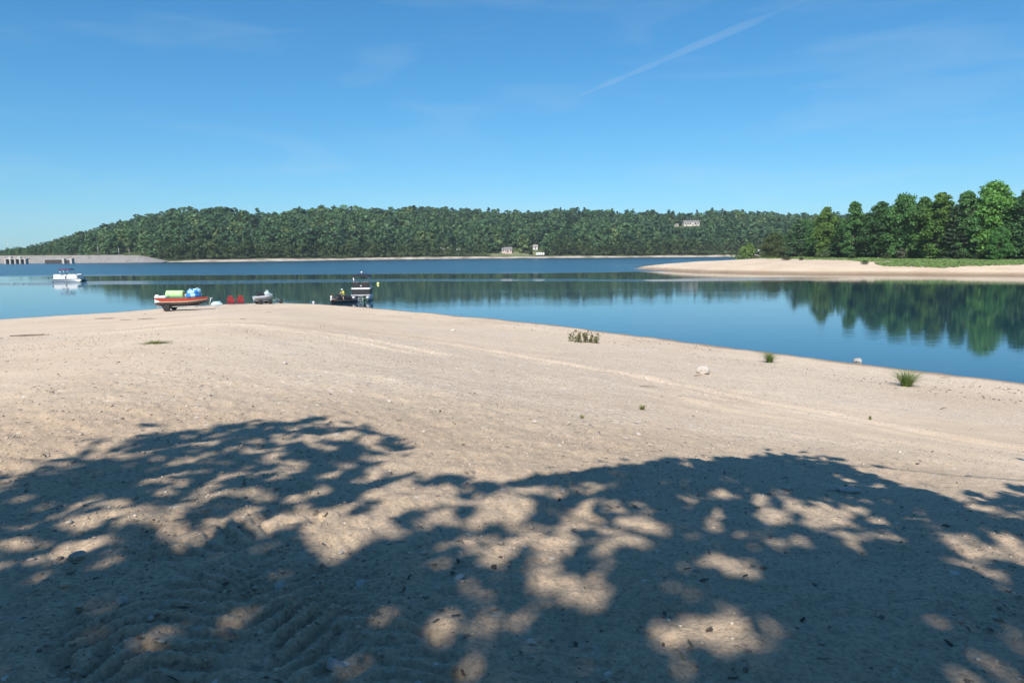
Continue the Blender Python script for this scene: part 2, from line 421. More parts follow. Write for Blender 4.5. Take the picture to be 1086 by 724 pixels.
# pebbles lying on the beach
def pebbles():
    n = 30000
    t_ = rng.uniform(R(-44), R(44), n); r_ = 2.0*np.exp(rng.uniform(0, 1, n)**1.05*math.log(34/2.0))
    x = np.sin(t_)*r_; y = np.cos(t_)*r_
    dens = np.clip(0.5+1.8*fbm(x*0.3, y*0.3, 3, 131), 0.12, 1)
    keep = rng.uniform(0, 1, n) < dens; x, y, r_ = x[keep], y[keep], r_[keep]
    z, d = ground_z(x, y); k = d > 0.4; x, y, z, r_ = x[k], y[k], z[k], r_[k]; n = len(x)
    size = 0.0042*np.exp(rng.normal(0, 0.55, n)) + 0.00065*r_ * rng.uniform(0.4, 1.4, n)
    size = np.clip(size*.9, 0.0025, 0.026)
    bm = bmesh.new(); bmesh.ops.create_icosphere(bm, subdivisions=1, radius=1.0); bm.verts.index_update()
    bv = np.array([q.co[:] for q in bm.verts]); bf = np.array([[q.index for q in f.verts] for f in bm.faces]); bm.free()
    sc = np.stack([rng.uniform(.8, 1.5, n), rng.uniform(.7, 1.1, n), rng.uniform(.4, .75, n)], -1)*size[:, None]
    a = rng.uniform(0, 6.28, n); ca, sa = np.cos(a), np.sin(a)
    V = bv[None]*(1+rng.uniform(-.18, .18, (n, len(bv), 1)))*sc[:, None]
    vx = V[..., 0]*ca[:, None]-V[..., 1]*sa[:, None] + x[:, None]; vy = V[..., 0]*sa[:, None]+V[..., 1]*ca[:, None] + y[:, None]
    vz = V[..., 2] + (z+size*0.25)[:, None]
    VV = np.stack([vx, vy, vz], -1).reshape(-1, 3)
    FF = (bf[None] + (np.arange(n)*len(bv))[:, None, None]).reshape(-1, 3)
    tint = np.repeat(rng.uniform(0, 1, n), len(bf))
    m, t, nn, l = nt('pebble_stone')
    a_ = N(t, 'ShaderNodeAttribute', attribute_name='tint')
    rp = ramp(t, [(0, (0.15, 0.12, 0.10)), (0.3, (0.30, 0.24, 0.19)), (0.65, (0.42, 0.34, 0.26)), (0.96, (0.48, 0.40, 0.33)), (1, (0.64, 0.58, 0.50))]); l.new(a_.outputs['Fac'], rp.inputs[0])
    b = N(t, 'ShaderNodeBsdfPrincipled', i_Roughness=0.8); l.new(rp.outputs[0], b.inputs['Base Color'])
    o = N(t, 'ShaderNodeOutputMaterial'); l.new(b.outputs[0], o.inputs[0])
    ob = link('gravel', np_mesh('gravel', VV, tris=FF, mats=[m], attrs={'tint': ('FACE', 'FLOAT', tint)}))
    ob['kind'] = 'stuff'; ob['label'] = 'small pale and brown pebbles strewn over the sandy beach'; ob['category'] = 'gravel'
pebbles()

# drift line of bark, weed and small twigs along the waterline, and leaf litter under the trees
def litter():
    n = 1500; t_ = rng.uniform(R(-40), R(42), n); rs = np.interp(np.sin(t_)/np.cos(t_), np.tan(SH_TH[4:-5]), SH_R[4:-5])
    off = np.where(rng.uniform(0, 1, n) < .6, rng.normal(1.6, .35, n), rng.normal(3.6, .6, n)); r_ = rs - off*(1+rs*.02)
    x = np.sin(t_)*r_; y = np.cos(t_)*r_; k = fbm(x*.12, y*.12, 3, 141) > .02; x, y, r_ = x[k], y[k], r_[k]; size = rng.uniform(.02, .09, len(x))
    m = 420; a = rng.uniform(R(-48), R(48), m); r2 = 2.2*np.exp(rng.uniform(0, 1, m)*1.8); x = np.r_[x, np.sin(a)*r2]; y = np.r_[y, np.cos(a)*r2]; size = np.r_[size, rng.uniform(.012, .035, m)]
    z, d = ground_z(x, y); k = d > .3; x, y, z, size = x[k], y[k], z[k], size[k]; n = len(x)
    r = np.random.default_rng(3); V = quads_from(np.stack([x, y, z+.012], -1), r.normal(size=(n, 3))*.25+np.array([0, 0, 1.0]), size, size*r.uniform(.15, .6, n), r)
    m_, t, nn, l = nt('dry_litter'); a_ = N(t, 'ShaderNodeAttribute', attribute_name='tint'); rp = ramp(t, [(0, (.05, .035, .025)), (.6, (.14, .10, .07)), (1, (.24, .19, .12))]); l.new(a_.outputs['Fac'], rp.inputs[0])
    b = N(t, 'ShaderNodeBsdfPrincipled', i_Roughness=.9); l.new(rp.outputs[0], b.inputs['Base Color']); o = N(t, 'ShaderNodeOutputMaterial'); l.new(b.outputs[0], o.inputs[0])
    ob = link('litter', leaf_mesh('litter', V, [m_], 9)); ob['kind'] = 'stuff'; ob['label'] = 'dark bits of bark, weed and dry leaves strewn along the drift line and shade'; ob['category'] = 'litter'
# ------------------------------------------------------------------ water
def water():
    m, t, n, l = nt('lake_water')
    g = N(t, 'ShaderNodeNewGeometry'); P = g.outputs['Position']
    sx = N(t, 'ShaderNodeSeparateXYZ'); l.new(P, sx.inputs[0]); x, y = sx.outputs[0], sx.outputs[1]
    def nz(scx, scy, sc, det=2.0, ang=0.0):
        mp = N(t, 'ShaderNodeMapping'); mp.inputs['Scale'].default_value = (scx, scy, 1); mp.inputs['Rotation'].default_value = (0, 0, ang)
        l.new(P, mp.inputs[0]); q = N(t, 'ShaderNodeTexNoise', i_Scale=sc, i_Detail=det); l.new(mp.outputs[0], q.inputs['Vector']); return q.outputs['Fac']
    wob = math_n(t, 'MULTIPLY', math_n(t, 'SUBTRACT', nz(1, 2.0, 0.011, 3.0), 0.5), 46.0)
    yy = math_n(t, 'ADD', y, wob)
    def band(a, b, c, d):     # rises a..b, falls c..d
        u = N(t, 'ShaderNodeMapRange', interpolation_type='SMOOTHSTEP'); l.new(yy, u.inputs[0]); u.inputs[1].default_value = a; u.inputs[2].default_value = b
        w = N(t, 'ShaderNodeMapRange', interpolation_type='SMOOTHSTEP'); l.new(yy, w.inputs[0]); w.inputs[1].default_value = c; w.inputs[2].default_value = d; w.inputs[3].default_value = 1; w.inputs[4].default_value = 0
        return math_n(t, 'MULTIPLY', u.outputs[0], w.outputs[0])
    # wind patches: open lake beyond the calm lee of the point, and one streak in it
    lee = N(t, 'ShaderNodeMapRange', interpolation_type='SMOOTHSTEP'); l.new(x, lee.inputs[0]); lee.inputs[1].default_value = 25; lee.inputs[2].default_value = 75; lee.inputs[3].default_value = 1; lee.inputs[4].default_value = 0.0
    open_w = band(172, 186, 5000, 6000)
    far_w = band(250, 300, 5000, 6000)
    open_w = math_n(t, 'MAXIMUM', math_n(t, 'MULTIPLY', open_w, lee.outputs[0]), far_w)
    streak = math_n(t, 'MULTIPLY', band(124, 129, 133, 139), lee.outputs[0])
    patch = ramp(t, [(0.45, 0.0), (0.65, 1.0)]); l.new(nz(0.5, 2.2, 0.03, 3.0), patch.inputs[0])
    amp = math_n(t, 'ADD', math_n(t, 'MULTIPLY', open_w, 0.75), math_n(t, 'MULTIPLY', streak, 0.55))
    amp = math_n(t, 'ADD', amp, math_n(t, 'MULTIPLY_ADD', patch.outputs[0], 0.030, 0.018))
    h = math_n(t, 'ADD', math_n(t, 'MULTIPLY', nz(0.55, 1.6, 1.0, 2.0, 0.06), 0.30), math_n(t, 'MULTIPLY', nz(0.8, 2.0, 4.0, 2.0, -0.1), 0.055))
    bp = N(t, 'ShaderNodeBump', i_Distance=0.55); l.new(amp, bp.inputs['Strength']); l.new(h, bp.inputs['Height'])
    b = N(t, 'ShaderNodeBsdfPrincipled', i_IOR=1.333)
    b.inputs['Base Color'].default_value = (0.006, 0.040, 0.066, 1)
    b.inputs['Specular IOR Level'].default_value = 1.0
    l.new(math_n(t, 'MULTIPLY_ADD', open_w, 0.22, 0.03), b.inputs['Roughness'])
    l.new(bp.outputs[0], b.inputs['Normal'])
    o = N(t, 'ShaderNodeOutputMaterial'); l.new(b.outputs[0], o.inputs[0])
    mb = MB(); a = 2300.0
    mb.add([(-a, -400, 0), (a, -400, 0), (a, a, 0), (-a, a, 0)], [(0, 1, 2, 3)])
    structure(mb.build('water', m))
water()

# ------------------------------------------------------------------ far shore and hills (one terrain sheet)
KX   = np.array([-700, -300, 0, 100, 166, 200, 280, 420, 540, 660, 780, 860, 1086, 1500])
DS_K = np.array([520, 480, 445, 446, 438, 440, 452, 517, 553, 549, 545, 545, 560, 600])
CX   = np.array([-700, -300, 0, 20, 45, 70, 100, 130, 155, 180, 215, 240, 270, 300, 330, 360, 400, 440, 480, 540, 590, 650, 700, 740, 770, 800, 850, 950, 1086, 1500])
CY   = np.array([268, 268, 267, 265, 260, 252, 244, 237, 230.5, 225, 221.5, 221.5, 228, 227, 223.5, 221.5, 222.5, 221.5, 223.5, 225.5, 223.5, 225.5, 227, 226.5, 226, 228.5, 229, 231, 234, 240])
DC_K = np.interp(CX, [-700, 0, 60, 120, 230, 300, 400, 540, 740, 850, 1086, 1500], [1250, 1150, 950, 760, 640, 700, 800, 850, 900, 900, 900, 950])
TREE_H = 15.0
TS_X, TS_Y = [-20, 30, 70, 130, 180], [.22, .30, .55, .85, 1.0]      # lower growth where the hill runs out at the dam
ZC_K = np.maximum((270-7*CX/W0-CY)/F*DC_K*1.0 + CAM_Z - TREE_H*1.2*np.interp(CX, TS_X, TS_Y), 0.6)
def px_of(x, y):     # bearing column of a ground point
    v = CR.T @ np.array([np.zeros_like(x), np.ones_like(x), np.zeros_like(x)]) if False else None
    return W0/2 + F*np.tan(np.arctan2(x, y))/math.cos(PITCH)*1.0
def terrain(x, y):
    x = np.asarray(x, float); y = np.asarray(y, float)
    p = px_of(x, y); r = np.hypot(x, y)
    yy = np.maximum(y, 1.0)
    ds = np.interp(p, KX, DS_K) + 5*fbm(x*0.02, y*0.02, 3, 201); dc = np.interp(p, CX, DC_K); zc = np.interp(p, CX, ZC_K)
    e = yy - ds
    bank = np.where(e > 0, 1.6*sstep(0, 11, e) + 4.2*sstep(12, 42, e), 0.12*e)
    bank = np.maximum(bank, -2.0)
    tt = np.clip((yy-ds-25)/np.maximum(dc-ds-25, 30), 0, 2.2)
    up = np.where(tt < 1, np.sin(np.clip(tt, 0, 1)*math.pi/2)**1.15, 1-0.45*sstep(1, 2.2, tt))
    low = np.minimum(5.8, zc)
    z = np.where(e > 0, np.minimum(bank, np.maximum(zc, 1.8)) + np.maximum(zc-low, 0)*up, bank)
    z = z + sstep(40, 120, e)*(3.2*fbm(x*0.012, y*0.012, 3, 211))*np.clip(zc/20, 0, 1)
    return z, e
HOUSE_PX = 732.5
_hy = 850.0; _hx = (HOUSE_PX-W0/2)/F*math.cos(PITCH)*_hy
_hz = float(at(HOUSE_PX, 239.8, 0)[2]); _v = ray(HOUSE_PX, 239.8); _hz = CAM_Z + _v[2]/_v[1]*_hy
_kn = _hz - float(terrain(np.array([_hx]), np.array([_hy]))[0][0]); print('knoll', _kn)
_terrain0 = terrain
def terrain(x, y):
    z, e = _terrain0(x, y)
    return z + _kn*np.exp(-((np.asarray(x)-_hx)**2/38**2 + (np.asarray(y)-_hy)**2/55**2)/2), e
HOUSE = np.array([_hx, _hy, _hz])
pxs = np.linspace(-620, 1500, 420); ys = np.concatenate([np.linspace(395, 620, 120), np.linspace(626, 1500, 130)])
PX, YY = np.meshgrid(pxs, ys); XX = (PX-W0/2)/F*math.cos(PITCH)*YY
X = XX.ravel(); Y = YY.ravel(); Z, E = terrain(X, Y)
nx = len(pxs); i = np.arange(len(ys)-1)[:, None]*nx; j = np.arange(nx-1)[None, :]
Q = np.stack([i+j, i+j+1, i+nx+j+1, i+nx+j], -1).reshape(-1, 4)
HOUSE_PX = 732.5
# mown grass in front of the cottage and around the house on the hill
P_ = px_of(X, Y)
lawn = sstep(515, 523, P_)*sstep(585, 560, P_)*sstep(8, 11, E)*sstep(36, 28, E)
def tmat():
    m, t, n, l = nt('shore_and_forest_floor')
    g = N(t, 'ShaderNodeNewGeometry'); P = g.outputs['Position']
    n1 = N(t, 'ShaderNodeTexNoise', i_Scale=0.12, i_Detail=5.0); l.new(P, n1.inputs['Vector'])
    sand = ramp(t, [(0.35, (0.20, 0.18, 0.13)), (0.5, (0.40, 0.34, 0.28)), (0.7, (0.50, 0.44, 0.37))]); l.new(n1.outputs['Fac'], sand.inputs[0])
    floor = ramp(t, [(0.3, (0.03, 0.05, 0.02)), (0.7, (0.06, 0.08, 0.03))]); l.new(n1.outputs['Fac'], floor.inputs[0])
    gras = ramp(t, [(0.3, (0.10, 0.125, 0.05)), (0.7, (0.21, 0.21, 0.12))]); l.new(n1.outputs['Fac'], gras.inputs[0])
    a = N(t, 'ShaderNodeAttribute', attribute_name='inland'); b_ = N(t, 'ShaderNodeAttribute', attribute_name='lawn')
    c = mixc(t, a.outputs['Fac'], sand.outputs[0], floor.outputs[0]); c = mixc(t, b_.outputs['Fac'], c, gras.outputs[0])
    b = N(t, 'ShaderNodeBsdfPrincipled', i_Roughness=0.95); b.inputs['Specular IOR Level'].default_value = 0.1; l.new(c, b.inputs['Base Color'])
    o = N(t, 'ShaderNodeOutputMaterial'); l.new(b.outputs[0], o.inputs[0]); return m
inland = sstep(6.0, 10.0, E + 10*fbm(X*0.022, Y*0.022, 3, 221) + 2*sstep(480, 300, P_))
def terr_ray(px, py):
    v = ray(px, py); ts = np.arange(380, 1400, 0.5); P = v[None]*ts[:, None] + np.array([0, 0, CAM_Z])
    z, _ = terrain(P[:, 0], P[:, 1]); k = np.argmax(P[:, 2] <= z); return P[k]
lawn = np.maximum(lawn, sstep(26, 16, np.hypot((X-HOUSE[0])*1.0, (Y-HOUSE[1]+10)*1.0)))
structure(link('hills', np_mesh('hills', np.stack([X, Y, Z], -1), quads=Q, mats=[tmat()], smooth=True,
          attrs={'inland': ('POINT', 'FLOAT', inland), 'lawn': ('POINT', 'FLOAT', lawn)})))

# ------------------------------------------------------------------ foliage generators
def quads_from(c, nrm, sx, sy, r):
    """irregular leaf-clump quads at centres c with normals nrm"""
    n = len(c)
    nrm = nrm/np.maximum(np.linalg.norm(nrm, axis=1, keepdims=True), 1e-9)
    ref = r.normal(size=(n, 3)); a = np.cross(nrm, ref); a /= np.maximum(np.linalg.norm(a, axis=1, keepdims=True), 1e-9); b = np.cross(nrm, a)
    a = a*sx[:, None]; b = b*sy[:, None]
    j = lambda: r.uniform(0.65, 1.2, (n, 1))
    V = np.stack([c - a*j() - b*j()*0.5, c + a*j()*0.55 - b*j(), c + a*j() + b*j()*0.55, c - a*j()*0.5 + b*j()], 1)
    return V
def crown_broad(seed, H=1.0, W=0.6, n=400, leaf=0.045, low=0.12, lobes=16, top=0.5, jit=1.0, nj=.55, big=1.0):
    """lumpy broadleaf crown as leaf clumps on many lobes; unit height"""
    r = np.random.default_rng(seed)
    cs = []; rs = []
    for k in range(lobes):
        f = (k+0.5)/lobes; z = low + (0.95-low)*f
        env = (W/2)*min(1.0, 0.55+f*1.8)*max(0.02, 1-(max(0.0, f-0.28)/0.74)**2.0)**0.62
        a = k*2.4 + r.uniform(-.6, .6); q = r.uniform(0.42, 0.80) if big >= 1 else r.uniform(0.30, 0.98)
        rad = big*(0.19 + 0.07*r.uniform(-1, 1))*W*(1.0 - 0.30*max(0, f-0.55)/0.45)
        cs.append((math.cos(a)*env*q, math.sin(a)*env*q, min(z, 1-rad*0.75))); rs.append(rad)
    if big < 1:
        for q_ in range(4):
            a = r.uniform(0, 6.28); o_ = r.uniform(.02, .13)*W; cs.append((math.cos(a)*o_, math.sin(a)*o_, r.uniform(.84, .95))); rs.append(r.uniform(.045, .09)*W)
        cs.append((r.uniform(-.03, .03), r.uniform(-.03, .03), .965)); rs.append(.045*W)
    else:
        cs.append((r.uniform(-.03, .03), r.uniform(-.03, .03), 0.90)); rs.append(0.13*W+0.02)
    cs.append((0, 0, 0.55)); rs.append(0.26*W)
    cs = np.array(cs); rs = np.array(rs)
    p = rs**2/np.sum(rs**2); p = p**.8; p /= p.sum(); k = r.choice(len(rs), n, p=p)
    d = r.normal(size=(n, 3)); d /= np.linalg.norm(d, axis=1, keepdims=True)
    d[:, 2] = np.where(d[:, 2] < -0.3, -d[:, 2], d[:, 2])
    rad = rs[k]*(1 + 0.22*jit*r.normal(size=n)).clip(0.65, 1.13 if big >= 1 else 1.5)
    c = cs[k] + d*rad[:, None]*np.array([1, 1, 0.85])
    nrm = d + nj*r.normal(size=(n, 3)) + np.array([0, 0, 0.2])
    s = leaf*r.uniform(0.6, 1.35, n)
    V = quads_from(c, nrm, s, s*r.uniform(.6, 1.0, n), r)
    return V, cs, rs
def crown_pine(seed, W=0.42, n=500, leaf=0.04, low=0.1, whorls=13, taper=1.0):
    """pine crown: tiers of near level boughs"""
    r = np.random.default_rng(seed); C = []; Nn = []; Sx = []; br = []
    for w in range(whorls):
        f = w/(whorls-1); z = low + (0.97-low)*f**0.92
        L_ = (W/2)*((1-f)**(0.75*taper)*0.92 + 0.08)*(0.75+0.5*r.uniform())
        nb = int(round(6 - 2*f))
        for b in range(nb):
            a = r.uniform(0, 6.28); l_ = L_*r.uniform(.7, 1.2); el = r.uniform(-0.12, 0.10) + 0.5*f**3
            br.append((z, a, l_, el))
            m = max(3, int(n/whorls/nb*1.0*(0.4+1.2*(1-f))))
            t = r.uniform(0.22, 1.02, m)
            c = np.stack([np.cos(a)*l_*t, np.sin(a)*l_*t, z + el*l_*t + 0.10*l_*t**2], -1)
            side = np.array([-math.sin(a), math.cos(a), 0]); c += side[None]*(r.normal(size=(m, 1))*0.16*l_*(1.1-0.6*t[:, None]))
            c[:, 2] += r.normal(size=m)*0.008
            C.append(c); nn = r.normal(size=(m, 3))*0.5 + np.array([math.cos(a)*.25, math.sin(a)*.25, 0.9]); Nn.append(nn); Sx.append(leaf*r.uniform(.55, 1.3, m))
    C = np.vstack(C); Nn = np.vstack(Nn); Sx = np.concatenate(Sx)
    return quads_from(C, Nn, Sx, Sx*0.7, r), br
def leaf_mesh(name, V, mats, seed=0):
    n = len(V); r = np.random.default_rng(seed)
    return np_mesh(name, V.reshape(-1, 3), quads=np.arange(n*4).reshape(n, 4), mats=mats, attrs={'tint': ('FACE', 'FLOAT', r.uniform(0, 1, n))})
litter()
M_LEAF = leaf_mat('tree_leaves', transl=.42); M_BARK = bark_mat('bark'); M_LEAF_A = leaf_mat('forest_leaves', use_obj='attr')

# --- hillside forest
def forest():
    n = 26000
    p = rng.uniform(-110, 985, n); y = rng.uniform(0, 1, n)
    ds = np.interp(p, KX, DS_K); dc = np.interp(p, CX, DC_K)
    y = ds + 22 + (dc + 45 - ds - 22)*y**0.95
    x = (p-W0/2)/F*math.cos(PITCH)*y
    # thin to a spacing of about 7 m
    order = rng.permutation(n); cell = {}; keep = []
    for k in order:
        cx, cy = int(x[k]//8.0), int(y[k]//7.6)
        if (cx, cy) in cell: continue
        cell[(cx, cy)] = 1; keep.append(k)
    keep = np.array(keep); x, y, p = x[keep], y[keep], p[keep]
    z, e = terrain(x, y)
    zc = np.interp(p, CX, ZC_K)
    ok = e > 26
    ok &= ~((p > 522) & (p < 577) & (e < 27 + 4*np.sin(p*.35)))                                   # open ground by the cottage
    ok &= ~((np.abs(p-538.5) < 9) & (e < 42)); ok &= ~((np.abs(p-568.5) < 5) & (e < 46))
    ok &= ~((np.abs(p-HOUSE_PX) < 12) & (np.abs(y-HOUSE[1]+4) < 13)); ok &= ~((np.abs(p-HOUSE_PX+14) < 5) & (np.abs(y-HOUSE[1]+4) < 10))
    x, y, z, p, e = x[ok], y[ok], z[ok], p[ok], e[ok]
    nT = len(x); print('forest trees', nT)
    var = [crown_broad(300+k, W=[.62, .7, .56, .66, .6, .75][k], n=240, leaf=0.055, low=0.10, lobes=7, jit=.7, nj=.25, big=1.35)[0] for k in range(6)] + \
          [crown_pine(330+k, W=.40, n=110, leaf=0.06, low=0.15, whorls=9)[0][:130] for k in range(2)]
    which = rng.choice(8, nT, p=[.17, .17, .17, .16, .15, .14, .02, .02])
    conif = (p > 575) & (rng.uniform(0, 1, nT) < 0.18); which = np.where(conif, 6 + (rng.uniform(0, 1, nT) < .5), which)
    Ht = TREE_H*np.clip(rng.normal(0.95, 0.2, nT), 0.5, 1.32)*np.where(which > 5, 1.08, 1.0)*np.interp(p, TS_X, TS_Y)
    # lower growth down the slope below the house on the hill, so that it looks out over the lake
    v_ = ray(HOUSE_PX, 240.4); lim = CAM_Z + v_[2]/v_[1]*y - z
    notch = (np.abs(p-HOUSE_PX+2) < 18) & (y < HOUSE[1]) & (Ht > lim)
    Ht = np.where(notch, np.maximum(lim*rng.uniform(.85, 1.0, nT), 1.2), Ht)
    Wd = Ht*rng.uniform(0.75, 1.4, nT)*np.where(notch, 1.5, 1.0)
    shade = fbm(x*0.014, y*0.03, 2, 231)
    hue = np.clip(0.42 + 0.6*shade + rng.normal(0, 0.36, nT), 0, 1)
    c0, c1 = np.array([0.036, 0.082, 0.042]), np.array([0.090, 0.172, 0.068])
    colr = c0[None]*(1-hue[:, None]) + c1[None]*hue[:, None]
    colr[which > 5] *= np.array([0.62, 0.72, 0.80])
    pale = rng.uniform(0, 1, nT) < 0.07; colr[pale] = np.array([.115, .165, .060])
    VV = []; CC = []
    for k in range(8):
        s = np.where(which == k)[0]
        if not len(s): continue
        a = rng.uniform(0, 6.28, len(s)); ca, sa = np.cos(a), np.sin(a); B = var[k]
        vx = (B[None, ..., 0]*ca[:, None, None] - B[None, ..., 1]*sa[:, None, None])*Wd[s][:, None, None] + x[s][:, None, None]
        vy = (B[None, ..., 0]*sa[:, None, None] + B[None, ..., 1]*ca[:, None, None])*Wd[s][:, None, None] + y[s][:, None, None]
        vz = B[None, ..., 2]*Ht[s][:, None, None] + z[s][:, None, None] - 0.4
        VV.append(np.stack([vx, vy, vz], -1).reshape(-1, 4, 3))
        CC.append(np.repeat(np.c_[colr[s], np.ones(len(s))], len(B), axis=0))
    V = np.concatenate(VV); C = np.concatenate(CC); n = len(V); print('forest quads', n)
    o = link('forest', np_mesh('forest', V.reshape(-1, 3), quads=np.arange(n*4).reshape(n, 4), mats=[M_LEAF_A],
             attrs={'tint': ('FACE', 'FLOAT', rng.uniform(0, 1, n)), 'tree_col': ('FACE', 'FLOAT_COLOR', C)}))
    o['kind'] = 'stuff'; o['label'] = 'dense dark green mixed forest covering the hills across the lake'; o['category'] = 'forest'
forest()

# --- first row of trees along the far shore: each a tree of its own
def shore_row():
    protos = []
    for k in range(6):
        V, cs, rs = crown_broad(400+k, W=[.62, .74, .56, .68, .6, .8][k], n=420, leaf=0.044, low=0.07, lobes=12, jit=.8, nj=.3, big=1.2)
        cc_ = V.mean(1); dd_ = np.sort(np.linalg.norm(cc_[:, None]-cc_[None], axis=2), 1); V = V[dd_[:, 3] < .075]
        rt = MB(); rt.tube([(0, 0, -0.03), (0.004, 0, 0.2), (0, 0.005, 0.6)], [0.02, 0.015, 0.006], 6)
        for q in range(5):
            c = cs[q*2]; rt.tube([(0, 0, 0.12+0.09*q), (c[0]*.5, c[1]*.5, c[2]*.9), tuple(c)], [0.010, .007, .003], 5)
        n = len(V); tv = np.array(rt.v); tf = [f for f in rt.f if len(f) == 4]
        verts = np.vstack([V.reshape(-1, 3), tv]); qd = np.vstack([np.arange(n*4).reshape(n, 4), np.array(tf)+n*4])
        me = np_mesh('shore_tree', verts, quads=qd, mats=[M_LEAF, M_BARK], midx=[0]*n+[1]*len(tf), attrs={'tint': ('FACE', 'FLOAT', np.r_[rng.uniform(0, 1, n), np.zeros(len(tf))])})
        protos.append(me)
    px = 170.0; k = 0
    secs = [(268, 'broadleaf tree in the first row at the foot of the round hill'), (400, 'broadleaf tree in the first row above the thin sand strip right of the round hill'),
            (522, 'dark broadleaf tree in the first row beside the pale campers'), (700, 'broadleaf tree in the first row behind the sand strip right of the cottage'),
            (2000, 'broadleaf tree in the first row of far shore behind the tip of the sandbar')]
    while px < 985:
        step = rng.uniform(4.6, 7.2)
        if 521 < px < 581: px += step; continue
        ds = np.interp(px, KX, DS_K); off = rng.uniform(10, 20)
        y = ds+off; x = (px-W0/2)/F*math.cos(PITCH)*y
        z, _ = terrain(np.array([x]), np.array([y]))
        o = link('broadleaf_tree', protos[k % 6]); k += 1
        h = rng.uniform(8.5, 14.0); 
        if 462 < px < 521: h = rng.uniform(7.0, 10.5)
        o.location = (x, y, float(z[0])-0.2); o.rotation_euler = (0, 0, rng.uniform(0, 6.28)); w = h*rng.uniform(.9, 1.25); o.scale = (w, w, h)
        u = rng.uniform(0, 1); c = (1-u)*np.array([0.042, 0.080, 0.030]) + u*np.array([0.095, 0.140, 0.050]); o.color = (*c, 1)
        lab = next(t for lim, t in secs if px < lim)
        tag(o, lab, 'tree', 'trees: ' + lab[:60])
        px += step
shore_row()

# ------------------------------------------------------------------ sandbar with its stand of trees
def bar_pt(px, dist): return at_dist(px, dist)[:2]
BAR = [at(672, 285.1)[:2], at(690, 286.2)[:2], at(740, 288.4)[:2], at(800, 289.9)[:2], at(860, 290.7)[:2], at(930, 291.1)[:2], at(1000, 291.6)[:2], at(1086, 292.2)[:2],
       at(1250, 294)[:2], at(1500, 298)[:2]]
BAR = [np.array(p) for p in BAR] + [np.array(p) for p in [(420, 180), (420, 420), bar_pt(1000, 400), bar_pt(860, 380), bar_pt(800, 352), bar_pt(762, 300), bar_pt(725, 250), bar_pt(690, 220)]]
BARP = np.array(BAR)
def bar_z(x, y):
    x = np.asarray(x, float); y = np.asarray(y, float)
    d = poly_dist(x, y, np.vstack([BARP, BARP[:1]])); d = np.where(inside(x, y, BARP), d, -d)
    d = d + 1.6*fbm(x*0.06, y*0.06, 3, 301)
    z = np.where(d > 0, 2.3*(1-np.exp(-d/13.0)) + 0.30*sstep(1.0, 2.6, d), 0.12*d)
    z = z + sstep(3, 12, d)*0.35*fbm(x*0.07, y*0.07, 3, 311)
    return np.maximum(z, -2), d
gx = np.linspace(20, 400, 380); gy = np.linspace(110, 420, 300); GX, GY = np.meshgrid(gx, gy); X = GX.ravel(); Y = GY.ravel()
Z, D = bar_z(X, Y); nx = len(gx); i = np.arange(len(gy)-1)[:, None]*nx; j = np.arange(nx-1)[None, :]
Q = np.stack([i+j, i+j+1, i+nx+j+1, i+nx+j], -1).reshape(-1, 4)
wet_or_dark = sstep(3.0, 1.2, D)
structure(link('sandbar', np_mesh('sandbar', np.stack([X, Y, Z], -1), quads=Q, mats=[sand_mat('sandbar_sand', True)], smooth=True,
          attrs={'wet_or_dark': ('POINT', 'FLOAT', wet_or_dark)})))
def bar_ray(px, py):
    v = ray(px, py); ts = np.arange(110, 420, 0.25); P = v[None]*ts[:, None] + np.array([0, 0, CAM_Z])
    z, _ = bar_z(P[:, 0], P[:, 1]); k = np.argmax(P[:, 2] <= z)
    if P[k, 2] > z[k] or ts[k] > 305: k = int(np.argmin(np.abs(ts-rng.uniform(265, 300))))
    return np.array([P[k, 0], P[k, 1], z[k]])
def height_for(P, py):
    """height at ground point P that reaches image row py"""
    lo, hi = 0.0, 60.0
    for _ in range(30):
        m = (lo+hi)/2; q = project(np.array([P[0], P[1], P[2]+m]))[1][0]
        if q > py: lo = m
        else: hi = m
    return lo

# grass and low growth on the bar (ground cover)
def bar_grass():
    n = 300000
    x = rng.uniform(60, 230, n); y = rng.uniform(150, 330, n); z, d = bar_z(x, y); p, q, dep = project(np.stack([x, y, z], -1))
    edge = np.interp(p, [760, 800, 850, 900, 925, 940, 1000, 1086, 1300], [272.5, 273.5, 275, 276.5, 279, 283, 284.5, 286, 288])
    top_ok = np.interp(p, [760, 1300], [262, 262])
    keep = (q < edge + 1.6*fbm(x*0.08, y*0.08, 2, 321)) & (q > top_ok) & (p > 775) & (p < 1200) & (d > 4)
    keep &= (fbm(x*0.10, y*0.22, 2, 325) > -0.30)
    x, y, z = x[keep], y[keep], z[keep]; n = len(x); print('bar grass', n)
    c = np.stack([x, y, z+0.22], -1); r = np.random.default_rng(5)
    nr = r.normal(size=(n, 3))*0.5 + np.array([0, -0.6, 0.8])
    s = r.uniform(0.16, 0.36, n); V = quads_from(c, nr, s, s*0.75, r)
    o = link('grass', np_mesh('grass', V.reshape(-1, 3), quads=np.arange(n*4).reshape(n, 4), mats=[leaf_mat('bank_grass', (0.110, 0.175, 0.048), 0.2, False)], attrs={'tint': ('FACE', 'FLOAT', r.uniform(0, 1, n))}))
    o['kind'] = 'stuff'; o['label'] = 'bright green grass on the bank below the trees'; o['category'] = 'grass'
bar_grass()

